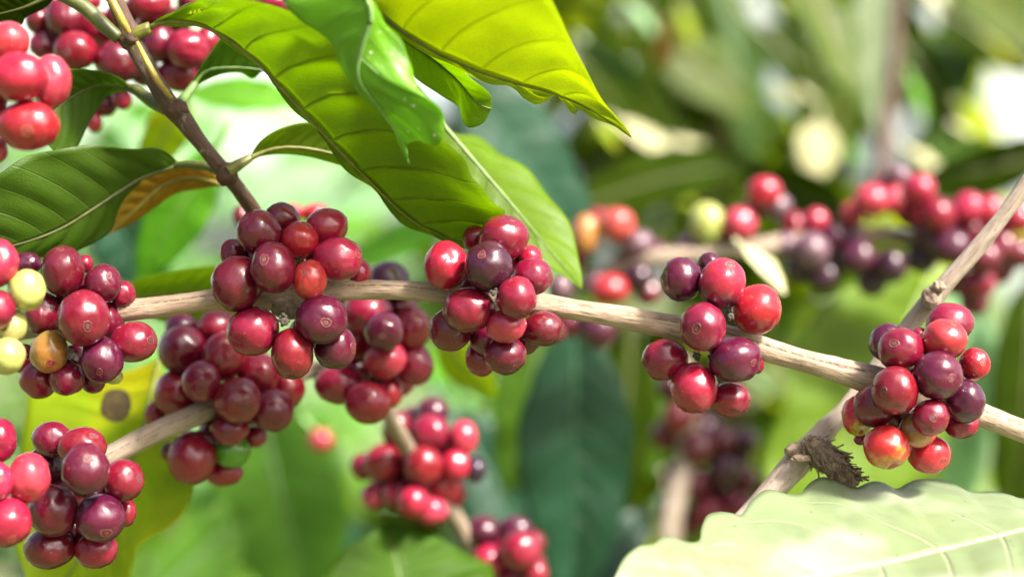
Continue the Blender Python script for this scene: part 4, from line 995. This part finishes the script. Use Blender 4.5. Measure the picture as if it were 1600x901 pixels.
cluster('background cluster left of centre', 'cherries on the blurred twig', .556, grow=1.06, data=[
 (606, 440, 32, 30, .3, 'pur', None), (574, 487, 36, 34, -.3, 'crim', None), (600, 518, 29, 29, -.6, 'pur', (.0, .2)), (644, 513, 27, 33, .0, 'crim', None), (603, 562, 31, 28, -.7, 'ora', None), (648, 570, 28, 30, -.1, 'crim', None),
 (556, 530, 22, 34, .3, 'crim', None), (531, 600, 37, 29, .0, 'crim', None), (574, 629, 34, 31, -.5, 'crim', None), (607, 612, 22, 24, .4, 'red', None), (510, 592, 18, 22, .8, 'mar', None), (628, 480, 24, 26, .6, 'mar', None)], sharp=True, blur_word='soft ')
cluster('lone spot', 'cherries behind the branch', .80, [(502, 686, 20, 19, 0, 'coral', None)], sharp=False)
cluster('small cluster behind', 'cherries behind the branch', .60, [(457, 332, 19, 14, 0, 'red', None), (493, 334, 21, 16, .1, 'red', None), (378, 338, 15, 18, 0, 'mar', None), (865, 520, 20, 16, .0, 'mar', None), (875, 450, 18, 20, .2, 'mauve', None)], sharp=False, blur_word='blurred ')
cluster('lower centre cluster', 'blurred cherries at the bottom', .620, grow=1.06, data=[
 (676, 642, 25, 20, .4, 'pur', None), (672, 674, 28, 27, .0, 'crim', None), (724, 683, 22, 26, .0, 'coral', None), (622, 672, 24, 30, .3, 'mar', None), (599, 722, 29, 28, -.3, 'crim', None), (568, 728, 20, 20, .3, 'crim', None),
 (661, 726, 30, 30, -.6, 'crim', None), (711, 727, 23, 24, -.2, 'red', None), (743, 733, 15, 20, .4, 'blk', None), (585, 774, 20, 19, .2, 'coral', None), (622, 772, 24, 22, -.1, 'crim', None), (646, 784, 24, 24, -.3, 'red', None),
 (673, 797, 26, 22, -.4, 'coral', None), (691, 757, 26, 24, .1, 'red', None), (690, 694, 22, 22, .4, 'crim', None)], sharp=False, blur_word='blurred ', rowh=30)
cluster('bottom centre cluster', 'blurred cherries at the bottom', .640, grow=1.06, data=[
 (754, 829, 27, 22, .1, 'pur', None), (805, 826, 26, 20, .3, 'pur', None), (813, 860, 30, 30, -.3, 'crim', None), (764, 875, 25, 24, -.4, 'red', None), (800, 900, 26, 22, -.2, 'crim', None), (836, 896, 20, 22, .0, 'crim', None)], sharp=False, blur_word='blurred ')
cluster('background row on the right', 'blurred cherries on the branch behind', .725, grow=1.06, data=[
 (915, 366, 22, 30, .1, 'yr', None), (964, 351, 27, 26, -.2, 'peach', None), (996, 382, 26, 22, .1, 'mauve', None), (998, 433, 21, 22, -.2, 'blu', None), (953, 452, 29, 23, -.4, 'ora', None), (935, 514, 28, 30, .2, 'pur', None), (892, 505, 20, 22, .4, 'mar', None),
 (1105, 349, 26, 31, .0, 'ygr', None), (1155, 350, 26, 26, -.1, 'coral', None), (1194, 300, 26, 24, .1, 'red', None), (1213, 322, 23, 20, .4, 'mauve', None), (1268, 392, 27, 28, .1, 'mauve', None), (1340, 402, 28, 26, .2, 'pur', None),
 (1392, 416, 25, 26, -.1, 'blu', None), (1287, 432, 26, 22, .5, 'blu', None), (1362, 313, 28, 24, .0, 'coral', None), (1399, 312, 20, 23, .3, 'coral', None), (1436, 296, 24, 24, .1, 'red', None), (1404, 276, 22, 19, .5, 'mauve', None),
 (1465, 336, 26, 26, -.2, 'crim', None), (1512, 326, 25, 25, .0, 'red', None), (1547, 330, 20, 24, .4, 'coral', None), (1486, 386, 30, 28, .0, 'pur', None), (1536, 402, 26, 25, .2, 'mar', None), (1531, 441, 24, 24, .3, 'crim', None),
 (1497, 440, 20, 22, .7, 'mar', None), (1566, 386, 22, 24, .4, 'mar', None), (1592, 340, 22, 22, .2, 'coral', None)], sharp=False, blur_word='blurred ', rowh=34)
cluster('dark cluster low behind', 'shaded cherries far behind', .80, grow=1.06, data=[
 (1060, 650, 24, 25, 0, 'crim', None), (1090, 700, 25, 26, 0, 'mar', None), (1132, 735, 25, 24, -.2, 'pur', None), (1085, 755, 24, 24, .2, 'mar', None), (1150, 790, 24, 23, 0, 'crim', None), (1108, 800, 24, 23, -.2, 'crim', None),
 (1050, 605, 22, 22, .2, 'pur', None), (1130, 690, 20, 20, .5, 'mar', None), (1080, 815, 20, 22, .4, 'mar', None), (1165, 750, 20, 20, .5, 'mar', None)], sharp=False, blur_word='blurred ')
